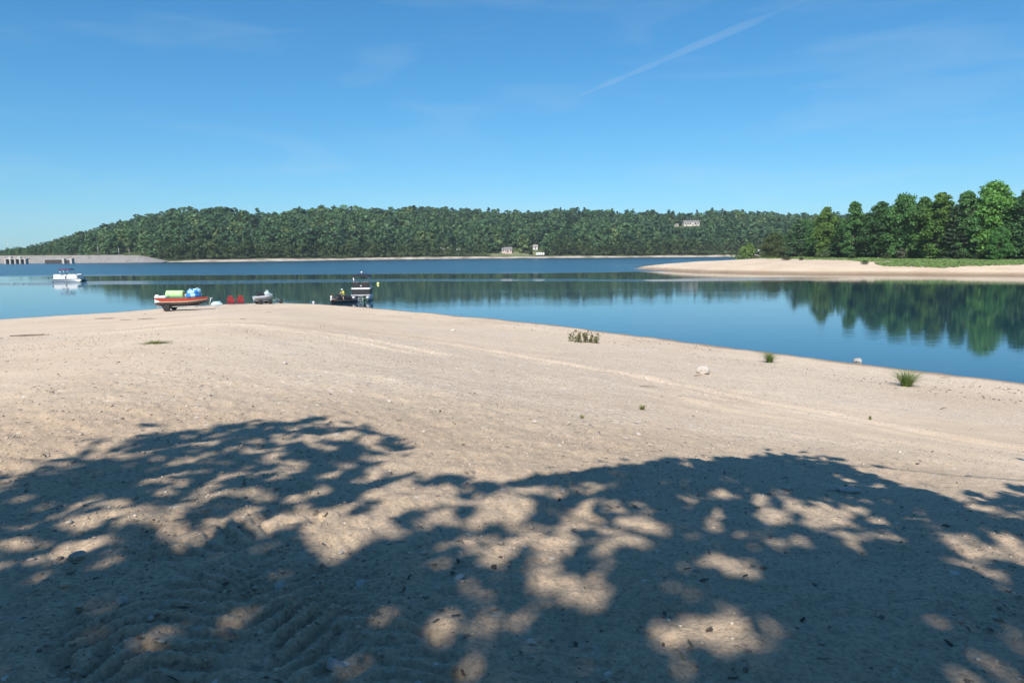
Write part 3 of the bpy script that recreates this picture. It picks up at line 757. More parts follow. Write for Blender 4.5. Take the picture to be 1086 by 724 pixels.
def make_tree_meshes():
    out = {'broad': [], 'oval': [], 'pine': []}
    spec = [('broad', dict(W=.62, low=.05, lobes=52, leaf=.0165)), ('broad', dict(W=.70, low=.04, lobes=56, leaf=.0165)), ('broad', dict(W=.56, low=.06, lobes=50, leaf=.016)),
            ('oval', dict(W=.42, low=.05, lobes=46, leaf=.0145)), ('oval', dict(W=.48, low=.05, lobes=50, leaf=.015)), ('oval', dict(W=.38, low=.05, lobes=44, leaf=.014))]
    for k, (kd, kw) in enumerate(spec):
        V, cs, rs = crown_broad(500+k, n=11000, jit=1.5, nj=.65, big=.74, **kw)
        t = MB(); bend = rng.uniform(-.01, .01, 2)
        t.tube([(0, 0, -.04), (0, 0, 0.0), (bend[0], bend[1], .3), (bend[0]*2, 0, .62), (0, 0, .86)], [.022, .017, .013, .008, .003], 8)
        for q in range(0, len(cs)-1, 2):
            c = cs[q]; z0 = max(.08, c[2]*0.72-0.04); t.tube([(bend[0]*z0*2, 0, z0), (c[0]*.5, c[1]*.5, z0*.45+c[2]*.55), tuple(c)], [.007, .005, .002], 5)
        out[kd].append((leaf_mesh('crown', V, [M_LEAF], k), t))
    for k in range(3):
        V, br = crown_pine(540+k, W=[.44, .52, .40][k], n=8000, leaf=.017, low=[.05, .04, .12][k], whorls=[15, 13, 16][k], taper=[.9, .7, .8][k])
        t = MB(); t.tube([(0, 0, -.04), (0, 0, 0), (.003, 0, .5), (0, 0, .97)], [.018, .015, .009, .002], 8)
        for z, a, l_, el in br: t.tube([(0, 0, z), (math.cos(a)*l_*.9, math.sin(a)*l_*.9, z+el*l_*.9+.08*l_)], [.004, .001], 4)
        out['pine'].append((leaf_mesh('crown', V, [M_LEAF], 20+k), t))
    return out
TM = make_tree_meshes(); _tm_trunk = {}
def place_tree(kind, var, P, H, wscale, color, name, label, group=None, rz=None, cat='tree'):
    cm, tb = TM[kind][var % len(TM[kind])]
    root = thing(name, label, cat, P, rng.uniform(0, 6.28) if rz is None else rz, group)
    root.scale = (H*wscale, H*wscale, H)
    c = link('crown', cm, root); c.color = (*color, 1)
    key = (kind, var % len(TM[kind]))
    if key in _tm_trunk: t = _tm_trunk[key].copy(); COL.objects.link(t); t.parent = root
    else: t = tb.build('trunk', M_BARK, root); _tm_trunk[key] = t
    return root
G_DK, G_MD, G_LT, G_YL, G_GR = (.066, .152, .056), (.092, .205, .066), (.140, .300, .068), (.21, .29, .06), (.115, .200, .115)
FRONT = [  # px, base row, top row, kind, variant, width, colour, name, label
    (820, 272.9, 246, 'broad', 1, 1.3, (.100, .140, .060), 'broadleaf_tree', 'low greyish round tree at the tip end of the stand, beside the pale green sapling'),
    (845, 273.4, 233, 'pine', 1, 1.5, G_GR, 'pine_tree', 'wide grey-green pine with drooping boughs at the lower end of the stand'),
    (860, 273.4, 241, 'oval', 0, 1.0, G_MD, 'broadleaf_tree', 'medium green tree squeezed between the wide pine and the yellowish tree'),
    (874, 273.6, 219, 'oval', 1, 1.05, (.120, .210, .050), 'broadleaf_tree', 'yellowish green tree with a small pointed top behind the wide pine'),
    (888, 274.0, 236, 'pine', 0, 1.2, G_DK, 'pine_tree', 'short dark pine in front, below the tree with the narrow top'),
    (903, 274.3, 213.5, 'oval', 2, 1.05, G_MD, 'broadleaf_tree', 'tall tree with a narrow rounded top standing clear of its neighbours'),
    (918, 274.6, 226, 'pine', 2, 1.2, (.060, .120, .050), 'pine_tree', 'slim pine to the right of the narrow-topped tree'),
    (932, 274.8, 213, 'broad', 2, 0.95, (.062, .140, .050), 'broadleaf_tree', 'dark full tree with a pale trunk showing at its foot above the sand bank'),
    (957, 275.2, 206.5, 'broad', 0, 0.9, G_MD, 'broadleaf_tree', 'broad dark green tree above the grey willow bush'),
    (977, 275.4, 208.5, 'oval', 1, 1.05, (.095, .195, .060), 'broadleaf_tree', 'upright green tree beside the one with a yellow bough'),
    (994, 275.6, 203.5, 'oval', 0, 1.15, (.110, .205, .050), 'broadleaf_tree', 'tall tree with a yellow-green bough high in its crown'),
    (1010, 275.7, 217, 'pine', 1, 1.0, (.075, .120, .075), 'pine_tree', 'grey-green pine with long level boughs beside the big bright maple'),
    (1022, 275.8, 202, 'oval', 2, 1.1, G_MD, 'broadleaf_tree', 'slender tree rising behind the grey-green pine'),
    (1050, 276.0, 194, 'broad', 0, 1.0, G_LT, 'broadleaf_tree', 'big bright green maple, the tallest tree of the stand'),
    (1058, 276.6, 240, 'broad', 2, 1.1, (.085, .215, .055), 'broadleaf_tree', 'young vivid green maple in front of the tallest tree'),
    (1086, 276.4, 199, 'oval', 1, 1.25, G_DK, 'broadleaf_tree', 'dark tree cut by the frame edge beyond the big bright maple'),
]
for px, by, ty, kd, vr, ws, colr, nm, lab in FRONT:
    P = bar_ray(px, by); H = height_for(P, ty)
    place_tree(kd, vr, P, H, ws, colr, nm, lab)
SKY_X = [790, 815, 835, 850, 875, 900, 925, 958, 990, 1015, 1045, 1070, 1086, 1400]
SKY_Y = [262, 256, 243, 233, 226, 222, 219, 213, 210, 210, 206, 208, 205, 200]
for k, px in enumerate(np.arange(838, 1180, 13.5)):      # trees of the stand that fill in behind the first ones
    P = at_dist(px + rng.uniform(-4, 4), rng.uniform(0, 1)*26 + np.interp(px, [830, 900, 1086], [300, 262, 236])); P[2] = bar_z(np.array([P[0]]), np.array([P[1]]))[0][0]
    H = height_for(P, np.interp(px, SKY_X, SKY_Y) + rng.uniform(-1, 9))
    kd = ['oval', 'broad', 'oval', 'pine'][k % 4]
    colr = [G_DK, G_MD, (.072, .155, .05)][k % 3]
    place_tree(kd, k, P, H, rng.uniform(.95, 1.2), colr, 'pine_tree' if kd == 'pine' else 'broadleaf_tree',
               ('pine' if kd == 'pine' else 'broadleaf tree') + ' of the second rank filling the gaps between the front trees of the stand', 'second rank trees of the sandbar stand' + (' pine' if kd == 'pine' else ''))
# bushes along the foot of the stand
def bush_mesh(seed, n=700, W=1.3, leaf=.07):
    V, cs, rs = crown_broad(seed, W=W, n=n, leaf=leaf, low=.05, lobes=12); t = MB()
    for c in cs[:9]: t.tube([(0, 0, -.06), (c[0]*.4, c[1]*.4, c[2]*.6), tuple(c)], [.02, .014, .006], 5)
    return leaf_mesh('leaves', V, [M_LEAF], seed), t
BM = [bush_mesh(600), bush_mesh(601, W=1.7), bush_mesh(602, W=1.1)]
BM_ST = {}
BUSH = [
    (794, 271.6, 258.5, 0, .75, (.120, .200, .050), 'pale green sapling bush at the tip end of the sandbar trees'),
    (786, 272.8, 268.0, 1, 1.6, (.100, .165, .045), 'low bright green bush spreading over the sandbar tip'),
    (800, 273.5, 271.0, 1, 2.0, (.095, .090, .050), 'low brownish bush on sand beside the pale sapling'),
    (834, 276.0, 272.0, 1, 1.7, (.070, .080, .045), 'low dark brownish bush at the top of the sand bank below the wide pine'),
    (850, 276.0, 273.0, 0, 1.5, (.090, .100, .055), 'small sparse bush on the sand below the medium green tree'),
    (873, 274.6, 267.0, 0, 1.3, (.088, .130, .055), 'rounded pale green bush at the foot of the yellowish tree'),
    (866, 275.0, 271.5, 1, 1.6, (.075, .120, .040), 'low green bush beside the rounded pale bush'),
    (917, 280.6, 276.4, 1, 1.2, (.055, .085, .035), 'lone dark bush halfway down the bare sand bank'),
    (955, 275.6, 263.5, 2, .95, (.100, .125, .075), 'grey willow bush at the foot of the broad dark green tree'),
    (987, 275.7, 268.0, 0, 1.0, (.060, .100, .040), 'green bush at the foot of the tree with the yellow bough'),
    (1016, 276.0, 266.0, 0, 1.1, (.045, .075, .035), 'dark bush in the shade under the grey-green pine'),
    (1036, 276.2, 268.5, 1, .9, (.050, .095, .035), 'low bush at the foot of the big bright maple'),
    (1079, 276.2, 256.0, 2, .7, (.105, .125, .080), 'tall grey bush beside the young vivid maple'),
    (903, 275.0, 268.5, 0, 1.2, (.055, .090, .035), 'green bush under the narrow-topped tall tree'),
    (940, 275.2, 268.5, 1, 1.0, (.050, .085, .030), 'dark bush beside the tree with the pale trunk'),
]
for px, by, ty, v, ws, colr, lab in BUSH:
    P = bar_ray(px, by); H = height_for(P, ty); root = thing('bush', lab, 'bush', P, rng.uniform(0, 6.28)); root.scale = (H*ws, H*ws, H)
    o = link('leaves', BM[v][0], root); o.color = (*colr, 1); BM_ST[v] = BM[v][1].build('stems', M_BARK, root)

for k, px in enumerate(np.arange(812, 1150, 8.0)):
    P = at_dist(px + rng.uniform(-2, 2), np.interp(px, [800, 850, 900, 1086], [300, 276, 246, 222]) + rng.uniform(-5, 6)); P[2] = bar_z(np.array([P[0]]), np.array([P[1]]))[0][0]
    H = rng.uniform(1.8, 4.2); root = thing('bush', 'one of the low bushes growing thick under the trees along the foot of the stand', 'bush', P, rng.uniform(0, 6.28), 'undergrowth bushes of the stand'); root.scale = (H*1.3, H*1.3, H)
    u = rng.uniform(0, 1); o = link('leaves', BM[k % 3][0], root); o.color = (.035+.05*u, .075+.06*u, .028+.02*u, 1)
    st_ = BM_ST[k % 3].copy(); COL.objects.link(st_); st_.parent = root

# ------------------------------------------------------------------ shade trees over the viewer (their shadow lies on the beach)
OUT = np.array([(-160, 560), (-60, 522), (0, 503), (60, 482), (130, 462), (190, 453), (240, 446), (290, 448), (350, 438), (395, 447), (430, 466), (447, 476), (442, 488), (402, 492), (398, 500), (440, 497), (455, 506), (520, 505), (545, 512), (600, 500), (640, 498), (660, 491), (700, 484), (760, 483), (800, 480), (870, 478), (905, 492), (960, 508), (1000, 522), (1040, 533), (1058, 522), (1086, 510), (1240, 500), (1300, 1000), (-300, 1000)], float)
HOLES = [(104, 532, 30, 8, .9), (164, 507, 16, 4, .8), (239, 487, 18, 4, .8), (30, 574, 30, 7, .8), (80, 580, 28, 7, .9), (112, 592, 28, 6, .9), (15, 619, 22, 7, .9), (37, 625, 12, 6, .9), (175, 522, 20, 4, .8), (8, 562, 14, 6, .9), (60, 520, 16, 4, .6), (330, 470, 16, 3, .6), (290, 505, 22, 4, .5),
    (290, 549, 70, 10, 1), (378, 549, 55, 15, 1), (353, 584, 30, 11, .85), (400, 566, 28, 9, .9), (432, 528, 62, 13, .95), (477, 579, 22, 12, 1), (477, 601, 15, 7, .9), (522, 584, 26, 15, 1), (527, 537, 34, 12, .95), (487, 554, 22, 7, .8), (525, 676, 11, 7, .8), (495, 645, 9, 5, .7), (478, 657, 8, 5, .6),
    (625, 538, 32, 12, .95), (585, 571, 36, 14, 1), (580, 613, 22, 13, 1), (696, 556, 52, 7, .8), (635, 616, 30, 10, .9), (620, 644, 36, 8, .95), (764, 601, 42, 14, 1), (693, 591, 11, 6, .8), (686, 613, 9, 5, .8), (552, 656, 16, 7, .9), (736, 671, 66, 22, 1), (811, 661, 26, 6, .8), (716, 704, 20, 8, .8), (806, 686, 13, 6, .8),
    (250, 475, 14, 4, .8), (205, 492, 20, 4, .8), (285, 525, 20, 4, .6), (140, 545, 24, 6, .8), (210, 565, 26, 6, .8), (335, 500, 14, 3, .7), (70, 550, 22, 6, .8), (170, 570, 24, 6, .8), (50, 602, 24, 6, .8), (120, 560, 18, 5, .8), (360, 465, 16, 3, .8), (150, 480, 14, 3, .7), (540, 640, 16, 6, .6), (840, 575, 30, 7, .7), (650, 560, 24, 8, .8), (600, 590, 18, 7, .8), (470, 555, 22, 7, .8), (925, 535, 24, 5, .6), (862, 543, 62, 13, .95), (791, 566, 52, 8, .7), (942, 563, 42, 8, .6), (1058, 576, 46, 12, .9), (1063, 671, 26, 9, .9), (977, 671, 32, 9, .75), (872, 716, 20, 9, .7), (756, 523, 36, 5, .6), (887, 548, 26, 8, .8), (1045, 548, 30, 10, .5), (690, 520, 30, 5, .5), (800, 512, 14, 3, .5), (780, 605, 25, 8, .8), (560, 550, 26, 7, .7), (655, 580, 20, 7, .6), (905, 600, 18, 4, .5), (450, 620, 10, 4, .5), (860, 640, 15, 4, .4)]
def shade_mask(px, py):
    v = inside(px, py, OUT).astype(float)
    for cx, cy, rx, ry, s in HOLES:
        q = ((px-cx)/rx)**2 + ((py-cy)/ry)**2
        v *= 1 - s*sstep(1.5, 0.75, q)
    return v
def shade_trees():
    r = np.random.default_rng(11)
    trunks = [(-15.5, -4.5), (-6.0, -8.5), (3.8, -6.0)]
    n = 27000
    gx_ = r.uniform(-17, 19, n); gy_ = r.uniform(-14, 17.5, n); gz, _ = ground_z(gx_, gy_, False)
    G = np.stack([gx_, gy_, gz], -1); p, q, dep = project(G)
    vis = (dep > 1.2) & (p > -160) & (p < 1246) & (q < 1000)
    mk = np.where(vis, shade_mask(p, q), 0.75)
    mk = np.where((dep > 1.2) & (q < 1000) & ~vis, 0.0, mk)
    thin = np.interp(q, [430, 490, 560, 610, 660], [.28, .38, .54, .86, 1.0]) + .24*sstep(420, 640, p)*sstep(560, 520, q)
    keep = r.uniform(0, 1, n) < mk**1.3*np.where(vis, np.minimum(thin, 1), 1)
    G = G[keep]; n = len(G)
    h = 8.4 - 2.2*sstep(6.5, 10, np.hypot(G[:, 0], G[:, 1])) + 3.6*fbm(G[:, 0]*0.16, G[:, 1]*0.16, 2, 401) + r.normal(0, 0.8, n) ; h = np.clip(h, 5.6, 13.5)
    C = G + L[None]*(h/math.sin(SUN_EL))[:, None]
    for _ in range(8):
        p, q, dep = project(C); bad = (dep > -0.5) & (p > -140) & (p < W0+140) & (q > -110)
        if not bad.any(): break
        h[bad] += 1.0; C = G + L[None]*(h/math.sin(SUN_EL))[:, None]
    C = C[~bad]; G = G[~bad]; n = len(C)
    T = np.array(trunks); own = np.argmin(((C[:, None, :2]-T[None])**2).sum(-1), 1)
    print('canopy clumps', n, np.bincount(own))
    labs = ['leafy shade tree behind the viewer, its crown over the corner by tyre tracks', 'middle shade tree of the three behind the viewer, its crown overhead', 'shade tree behind the viewer whose crown darkens the beach nearest the water']
    Mlf = leaf_mat('shade_tree_leaves', (.05, .095, .028), .22, False)
    for k in range(3):
        c = C[own == k]; m = len(c)
        gz0 = float(ground_z(np.array([T[k, 0]]), np.array([T[k, 1]]))[0][0])
        root = thing('shade_tree', labs[k], 'tree', (T[k, 0], T[k, 1], gz0), 0, 'shade trees behind the viewer')
        o3 = np.array([T[k, 0], T[k, 1], gz0])
        nl = 13; idx = np.repeat(np.arange(m), nl)
        pos = c[idx] + r.normal(size=(m*nl, 3))*np.array([.33, .33, .20])*r.uniform(.35, 1.25, (m*nl, 1))
        # every leaf spray respects the gaps in the crown
        tz = (pos[:, 2] - 3.6)/math.sin(SUN_EL); gp = pos - L[None]*tz[:, None]; gp[:, 2] = ground_z(gp[:, 0], gp[:, 1], False)[0]
        tz = (pos[:, 2] - gp[:, 2])/math.sin(SUN_EL); gp2 = pos - L[None]*tz[:, None]
        a, b, dd = project(gp2); vv = (dd > 1.2) & (a > -160) & (a < 1246) & (b < 1000)
        mk = np.where(vv, shade_mask(a, b), 1.0); ok = r.uniform(0, 1, len(pos)) < np.clip(mk*1.5+0.07, 0, 1)
        p, q, dep = project(pos); ok &= ~((dep > 0) & (p > -40) & (p < W0+40) & (q > -30))
        pos = pos[ok]; ml = len(pos)
        nr = r.normal(size=(ml, 3)) + np.array([0, 0, .7]); s = .055 + .125*r.uniform(0, 1, ml)**1.2
        V = quads_from(pos - o3, nr, s, s*.75, r)
        cr = leaf_mesh('crown', V, [Mlf], k); link('crown', cr, root)
        # trunk and limbs: limbs reach to clusters of the crown
        tb = MB(); top = np.array([0.3, 0.5, 6.5])
        tb.tube([(0, 0, -.4), (0, 0, .1), (.1, .1, 2.5), (.2, .3, 4.5), tuple(top)], [.42, .33, .27, .23, .17], 12)
        tb.build('trunk', M_BARK, root)
        lc = c - o3; sel = [int(r.integers(m))]
        while len(sel) < 26:
            d = np.min(((lc[:, None]-lc[sel][None])**2).sum(-1), 1); sel.append(int(np.argmax(d)))
        lb = MB()
        for j in sel:
            e = lc[j]; z0 = r.uniform(2.6, 6.3); st = np.array([.1+.03*z0, .06*z0, z0])
            mid = st*.5+e*.5 + np.array([0, 0, r.uniform(.2, .9)]); L_ = np.linalg.norm(e-st)
            pts = [st, st*.75+mid*.25 + r.normal(size=3)*.1, mid, mid*.4+e*.6+r.normal(size=3)*.15, e]
            r0 = min(.07, .015+.007*L_)
            ps = np.array(pts)+o3; pp, qq, de = project(ps)
            if ((de > 0.2) & (pp > -60) & (pp < W0+60) & (qq > -40)).any(): continue
            lb.tube(pts, [r0, r0*.8, r0*.6, r0*.38, .012], 7)
            for _ in range(5):
                near = lc[r.integers(m, size=40)]; w = near[np.argmin(((near-e)**2).sum(-1))]
                lb.tube([mid*.3+e*.7, (mid*.15+e*.35+w*.5) + r.normal(size=3)*.1, w], [r0*.35, .016, .006], 5)
        lb.build('limbs', M_BARK, root)
shade_trees()
#@@OBJ0
# ------------------------------------------------------------------ small things on the beach
M_ROCK = None
def rock_mat(name, a, b):
    m, t, n, l = nt(name)
    tc = N(t, 'ShaderNodeTexCoord'); nz = N(t, 'ShaderNodeTexNoise', i_Scale=9.0, i_Detail=7.0, i_Roughness=0.65); l.new(tc.outputs['Object'], nz.inputs['Vector'])
    rp = ramp(t, [(0.3, a), (0.7, b)]); l.new(nz.outputs['Fac'], rp.inputs[0])
    bs = N(t, 'ShaderNodeBsdfPrincipled', i_Roughness=0.9); l.new(rp.outputs[0], bs.inputs['Base Color'])
    bp = N(t, 'ShaderNodeBump', i_Strength=0.5, i_Distance=0.02); l.new(nz.outputs['Fac'], bp.inputs['Height']); l.new(bp.outputs[0], bs.inputs['Normal'])
    o = N(t, 'ShaderNodeOutputMaterial'); l.new(bs.outputs[0], o.inputs[0]); return m
M_PALE = rock_mat('pale_stone', (.34, .30, .26), (.56, .52, .47)); M_GREY = rock_mat('grey_stone', (.24, .22, .20), (.42, .39, .36))
M_WOOD = rock_mat('driftwood', (.10, .075, .055), (.22, .17, .13))
def rock(px, py, wpx, asp, mat, label, seed, flat=.6):
    P = on_ground(px, py); Dd = math.hypot(P[0], P[1]); w = wpx*Dd/F
    bm = bmesh.new(); bmesh.ops.create_icosphere(bm, subdivisions=3, radius=1.0)
    r = np.random.default_rng(seed); cuts = [(Vector(r.normal(size=3)).normalized(), r.uniform(.55, .9)) for _ in range(9)]
    for v in bm.verts:
        for nrm, d in cuts:
            q = v.co.dot(nrm) - d
            if q > 0: v.co -= nrm*q*0.92
        v.co *= 1 + 0.05*float(vnoise(v.co.x*3+seed, v.co.y*3+v.co.z*2, seed))
        v.co = Vector((v.co.x*w/2, v.co.y*w/2*asp, v.co.z*w/2*flat))
    me_ = bpy.data.meshes.new('rock'); bm.to_mesh(me_); bm.free(); me_.materials.append(mat)
    o = link('rock', me_); o.location = (P[0], P[1], P[2]+w*flat*.26); o.rotation_euler = (r.uniform(-.1, .1), r.uniform(-.1, .1), r.uniform(0, 6.28))
    return tag(o, label, 'rock')
rock(745.5, 396.5, 15, .8, M_PALE, 'chunky pale rock alone on the open sand above the waterline, dark driftwood against it', 1, .85)
rock(910, 384.5, 9, .8, M_GREY, 'grey-brown rock at the very edge of the water', 2, .7)
rock(884, 520, 16, .7, M_PALE, 'flat pale stone at the far rim of the shade', 3, .45)
rock(903, 523, 22, .5, M_PALE, 'long low pale stone next to the flat one at the rim of the shade', 4, .35)
rock(82, 596, 18, .7, M_GREY, 'grey stone lying in the dappled shade near the tyre tracks', 5, .55)
rock(220, 370.5, 4, .8, M_PALE, 'small white stone on the gravelly rise below the red boat', 6)
rock(302, 386, 7, .7, M_PALE, 'white stone in the gravel below the two red chairs', 7, .55)
rock(413, 426, 7, .6, M_PALE, 'low white stone just beyond the leafy tip of the shade', 8, .4)
rock(676, 449, 9, .6, M_PALE, 'pale flat stone below the tiny weed on the open sand', 9, .35)
rock(677, 461, 7, .7, M_PALE, 'smaller pale stone just beneath the flat one below the weed', 10, .45)
rock(480, 351, 8, .5, M_PALE, 'low pale stone between pontoon boat and leafy shrub', 11, .4)
rock(835, 519, 9, .8, M_PALE, 'small pale stone inside the upper edge of the shade', 12, .5)
rock(1028, 505, 6, .8, M_PALE, 'small pale stone on bare sand close to the frame edge', 13, .5)
rock(362, 588, 8, .7, M_GREY, 'small brown stone at the edge of the sunlit gap in the shade', 14, .5)
rock(355, 708, 30, .6, M_GREY, 'dark grey stone in deep shade nearest the viewer', 15, .4)
rock(130, 642, 16, .7, M_GREY, 'rounded grey stone in shade below the tyre tracks', 16, .5)
def stick(px, py, lpx, label, seed, ang):
    P = on_ground(px, py); ln = lpx*math.hypot(P[0], P[1])/F; r = np.random.default_rng(seed)
    t = MB(); pts = [(-ln/2, 0, .02), (-ln/6, r.normal()*.03*ln, .035), (ln/6, r.normal()*.05*ln, .04), (ln/2, r.normal()*.05*ln, .03)]; w = max(.012, ln*.022)
    t.tube(pts, [w*.6, w, w*.85, w*.35], 8)
    t.tube([pts[2], (ln*.28, ln*.13, .06)], [w*.5, w*.2], 6)
    o = t.build('driftwood', M_WOOD); o.location = P; o.rotation_euler = (0, 0, ang); return tag(o, label, 'driftwood')
stick(740, 399, 13, 'short dark stick of driftwood against the chunky pale rock', 1, .3)
stick(112, 338, 18, 'dark stick at the start of the debris line above the water', 2, .1)
stick(134, 339.5, 14, 'dark stick in the middle of the debris line above the water', 3, -.15)
stick(155, 338.5, 16, 'dark stick at the end of the debris line below the red boat', 4, .2)
stick(285, 331.5, 7, 'small brown stick straight below the jet ski', 5, 0)
stick(258, 339, 6, 'small brown stick on the sand below the red chairs', 6, .4)
stick(32, 356.5, 34, 'long dark branch lying flat near the frame edge', 7, .05)
stick(688, 411, 20, 'brown stick along the wheel rut on the open sand', 8, -.35)
stick(1000, 434, 10, 'short brown stick above the shade, below the larger grass clump', 9, .5)
stick(1002, 401, 9, 'thin dark stick by the waterline past the larger grass clump', 10, -.1)
stick(693, 347, 9, 'thin stick at the waterline past the leafy shrub', 11, -.2)

M_BLADE = leaf_mat('grass_blade', (.13, .19, .055), .35, False); M_SHRUB = leaf_mat('shrub_leaf', (.17, .165, .075), .3, False); M_WEED = leaf_mat('weed_leaf', (.20, .22, .08), .3, False)
def tuft(px, py, wpx, hpx, nb, mat, name, label, seed, lean=.55, cat='grass clump'):
    P = on_ground(px, py); Dd = math.hypot(P[0], P[1]); w = wpx*Dd/F; h = hpx*Dd/F*1.05
    r = np.random.default_rng(seed); V = []
    for _ in range(nb):
        a = r.uniform(0, 6.28); ro = r.uniform(0, .16)*w; le = r.uniform(.05, lean)*1.0; ln = h*r.uniform(.55, 1.15)
        d = np.array([math.cos(a), math.sin(a), 0]); sd_ = np.array([-math.sin(a), math.cos(a), 0]); bw = .007+.010*r.uniform()
        b0 = d*ro; pts = []
        for k in range(5):
            s = k/4; out = le*w*.95*s**1.5; pts.append(b0 + d*out + np.array([0, 0, ln*(s - .28*le*s**2.2)]))
        for k in range(4):
            w0 = bw*(1-k/4)**.7; w1 = bw*(1-(k+1)/4)**.7+.0006
            V.append([pts[k]-sd_*w0, pts[k]+sd_*w0, pts[k+1]+sd_*w1, pts[k+1]-sd_*w1])
    o = link(name, leaf_mesh(name, np.array(V), [mat], seed)); o.location = P - np.array([0, 0, .02]); return tag(o, label, cat)
tuft(816, 384.5, 16, 12, 170, M_BLADE, 'grass_tuft', 'smaller of the two green grass clumps, on sand nearer the open shore', 21, 1.0)
tuft(961, 409.5, 26, 17, 230, M_BLADE, 'grass_tuft', 'larger spiky green grass clump close to the waterline', 22, 1.15)
tuft(681, 434.5, 9, 7, 40, M_WEED, 'weed', 'tiny yellowish weed alone on the open sand', 23, .7, 'weed')
tuft(617, 443.5, 8, 5, 30, M_WEED, 'weed', 'tiny sparse weed by the gravel in the middle of the beach', 24, .7, 'weed')
tuft(165, 364, 22, 3, 150, M_WEED, 'weed', 'low yellowish weed patch on the gravelly rise below the red boat', 25, 1.0, 'weed')
tuft(923, 445, 5, 5, 16, M_WEED, 'weed', 'tiny dry weed between the larger grass clump and the shade', 26, .6, 'weed')
def shrub(px, py, wpx, hpx, label, seed):
    P = on_ground(px, py); Dd = math.hypot(P[0], P[1]); w = wpx*Dd/F; h = hpx*Dd/F
    root = thing('shrub', label, 'shrub', P); r = np.random.default_rng(seed); st = MB(); V = []; c = []; nn = []
    stems = [(-.95, .75), (-.9, 1.0), (-.45, 1.0), (-.35, .8), (-.2, .6), (-.05, .85), (.1, .7), (.12, .8), (.3, .65), (.42, .6), (.72, .45), (.8, .55), (.95, .65), (-.6, .5), (.5, .4)]
    for u, hh in stems:
        b = np.array([u*w*.42, r.uniform(-.15, .15)*w, -.02]); e = b + np.array([r.normal()*.06*w, r.normal()*.06*w, hh*h*r.uniform(.85, 1.1)]); m_ = (b+e)/2 + r.normal(size=3)*.02
        st.tube([b, m_, e], [.010, .007, .003], 5)
        for _ in range(44):
            s = r.uniform(.1, 1.05); c.append(b + (e-b)*s + r.normal(size=3)*.05); nn.append(r.normal(size=3)+np.array([0, 0, .5]))
    c = np.array(c); nn = np.array(nn); s = r.uniform(.035, .08, len(c))
    link('leaves', leaf_mesh('leaves', quads_from(c, nn, s, s*.55, r), [M_SHRUB], seed), root); st.build('stems', M_BARK, root)
shrub(619, 363, 36, 14, 'straggly olive brown shrub on the sand near the waterline', 31)

# ------------------------------------------------------------------ paints
P_WHITE = paint('white_gelcoat', (.66, .66, .655), .3); P_BLACK = paint('black_vinyl', (.022, .022, .025), .45); P_RED = paint('red_gelcoat', (.36, .050, .030), .3)
P_MAROON = paint('maroon_canvas', (.10, .03, .07), .8); P_ALU = paint('brushed_aluminium', (.62, .63, .64), .32, .85); P_PONT = paint('dull_aluminium', (.70, .70, .71), .5, .25); P_STEEL = paint('galvanised_steel', (.42, .43, .44), .5, .6)
P_RUB = paint('black_rubber', (.018, .018, .018), .8); P_DKB = paint('navy_canvas', (.012, .017, .032), .8); P_CHAIR = paint('red_painted_wood', (.36, .030, .040), .5)
P_LIME = paint('lime_foam', (.40, .72, .28), .7); P_BROWN = paint('tan_foam', (.42, .22, .09), .8); P_BLUE = paint('blue_vinyl', (.03, .20, .55), .35); P_CYAN = paint('pale_blue_vinyl', (.35, .62, .82), .35)
P_GREYV = paint('grey_vinyl', (.42, .43, .45), .5); P_TAN = paint('tan_stripe', (.55, .42, .30), .35); P_TEAL = paint('teal_grey', (.12, .22, .27), .4); P_DKHULL = paint('dark_hull_bottom', (.07, .05, .045), .4)
P_PALE = paint('pale_aqua_shell', (.44, .54, .55), .5); P_YEL = paint('bright_yellow', (.80, .78, .10), .5); P_GLASS = paint('dark_window', (.03, .035, .04), .08, 0, .1, 3, .6)
P_CONC = rock_mat('concrete', (.34, .32, .29), (.48, .45, .42)); P_DKCONC = rock_mat('dark_concrete', (.030, .027, .026), (.065, .058, .055))

def outboard(parent, x, z, cowl_m, s=1.0, leg_m=None):
    root = MB(); root.loft([[(x-.42*s, -.15*s, z+.10*s), (x-.42*s, .15*s, z+.10*s), (x-.02*s, .16*s, z+.10*s), (x-.02*s, -.16*s, z+.10*s)],
                            [(x-.46*s, -.17*s, z+.35*s), (x-.46*s, .17*s, z+.35*s), (x, .17*s, z+.35*s), (x, -.17*s, z+.35*s)],
                            [(x-.34*s, -.11*s, z+.55*s), (x-.34*s, .11*s, z+.55*s), (x-.06*s, .11*s, z+.55*s), (x-.06*s, -.11*s, z+.55*s)]], smooth=False)
    o = root.build('outboard_motor', cowl_m, parent)
    lg = MB(); lg.loft([[(x-.30*s, -.05*s, z+.10*s), (x-.30*s, .05*s, z+.10*s), (x-.12*s, .05*s, z+.10*s), (x-.12*s, -.05*s, z+.10*s)], [(x-.32*s, -.03*s, z-.62*s), (x-.32*s, .03*s, z-.62*s), (x-.16*s, .03*s, z-.62*s), (x-.16*s, -.03*s, z-.62*s)]], smooth=False)
    lg.tube([(x-.48*s, 0, z-.5*s), (x-.1*s, 0, z-.5*s)], [.05*s, .035*s], 8); lg.build('drive_leg', leg_m or P_BLACK, o)
    pr = MB()
    for k in range(3):
        a = k*2.094; pr.box((x-.5*s, math.cos(a)*.08*s, z-.5*s+math.sin(a)*.08*s), (.015, .07*s, .14*s), rot=Euler((a+math.pi/2, 0, .5)))
    pr.build('propeller', P_STEEL, o); return o

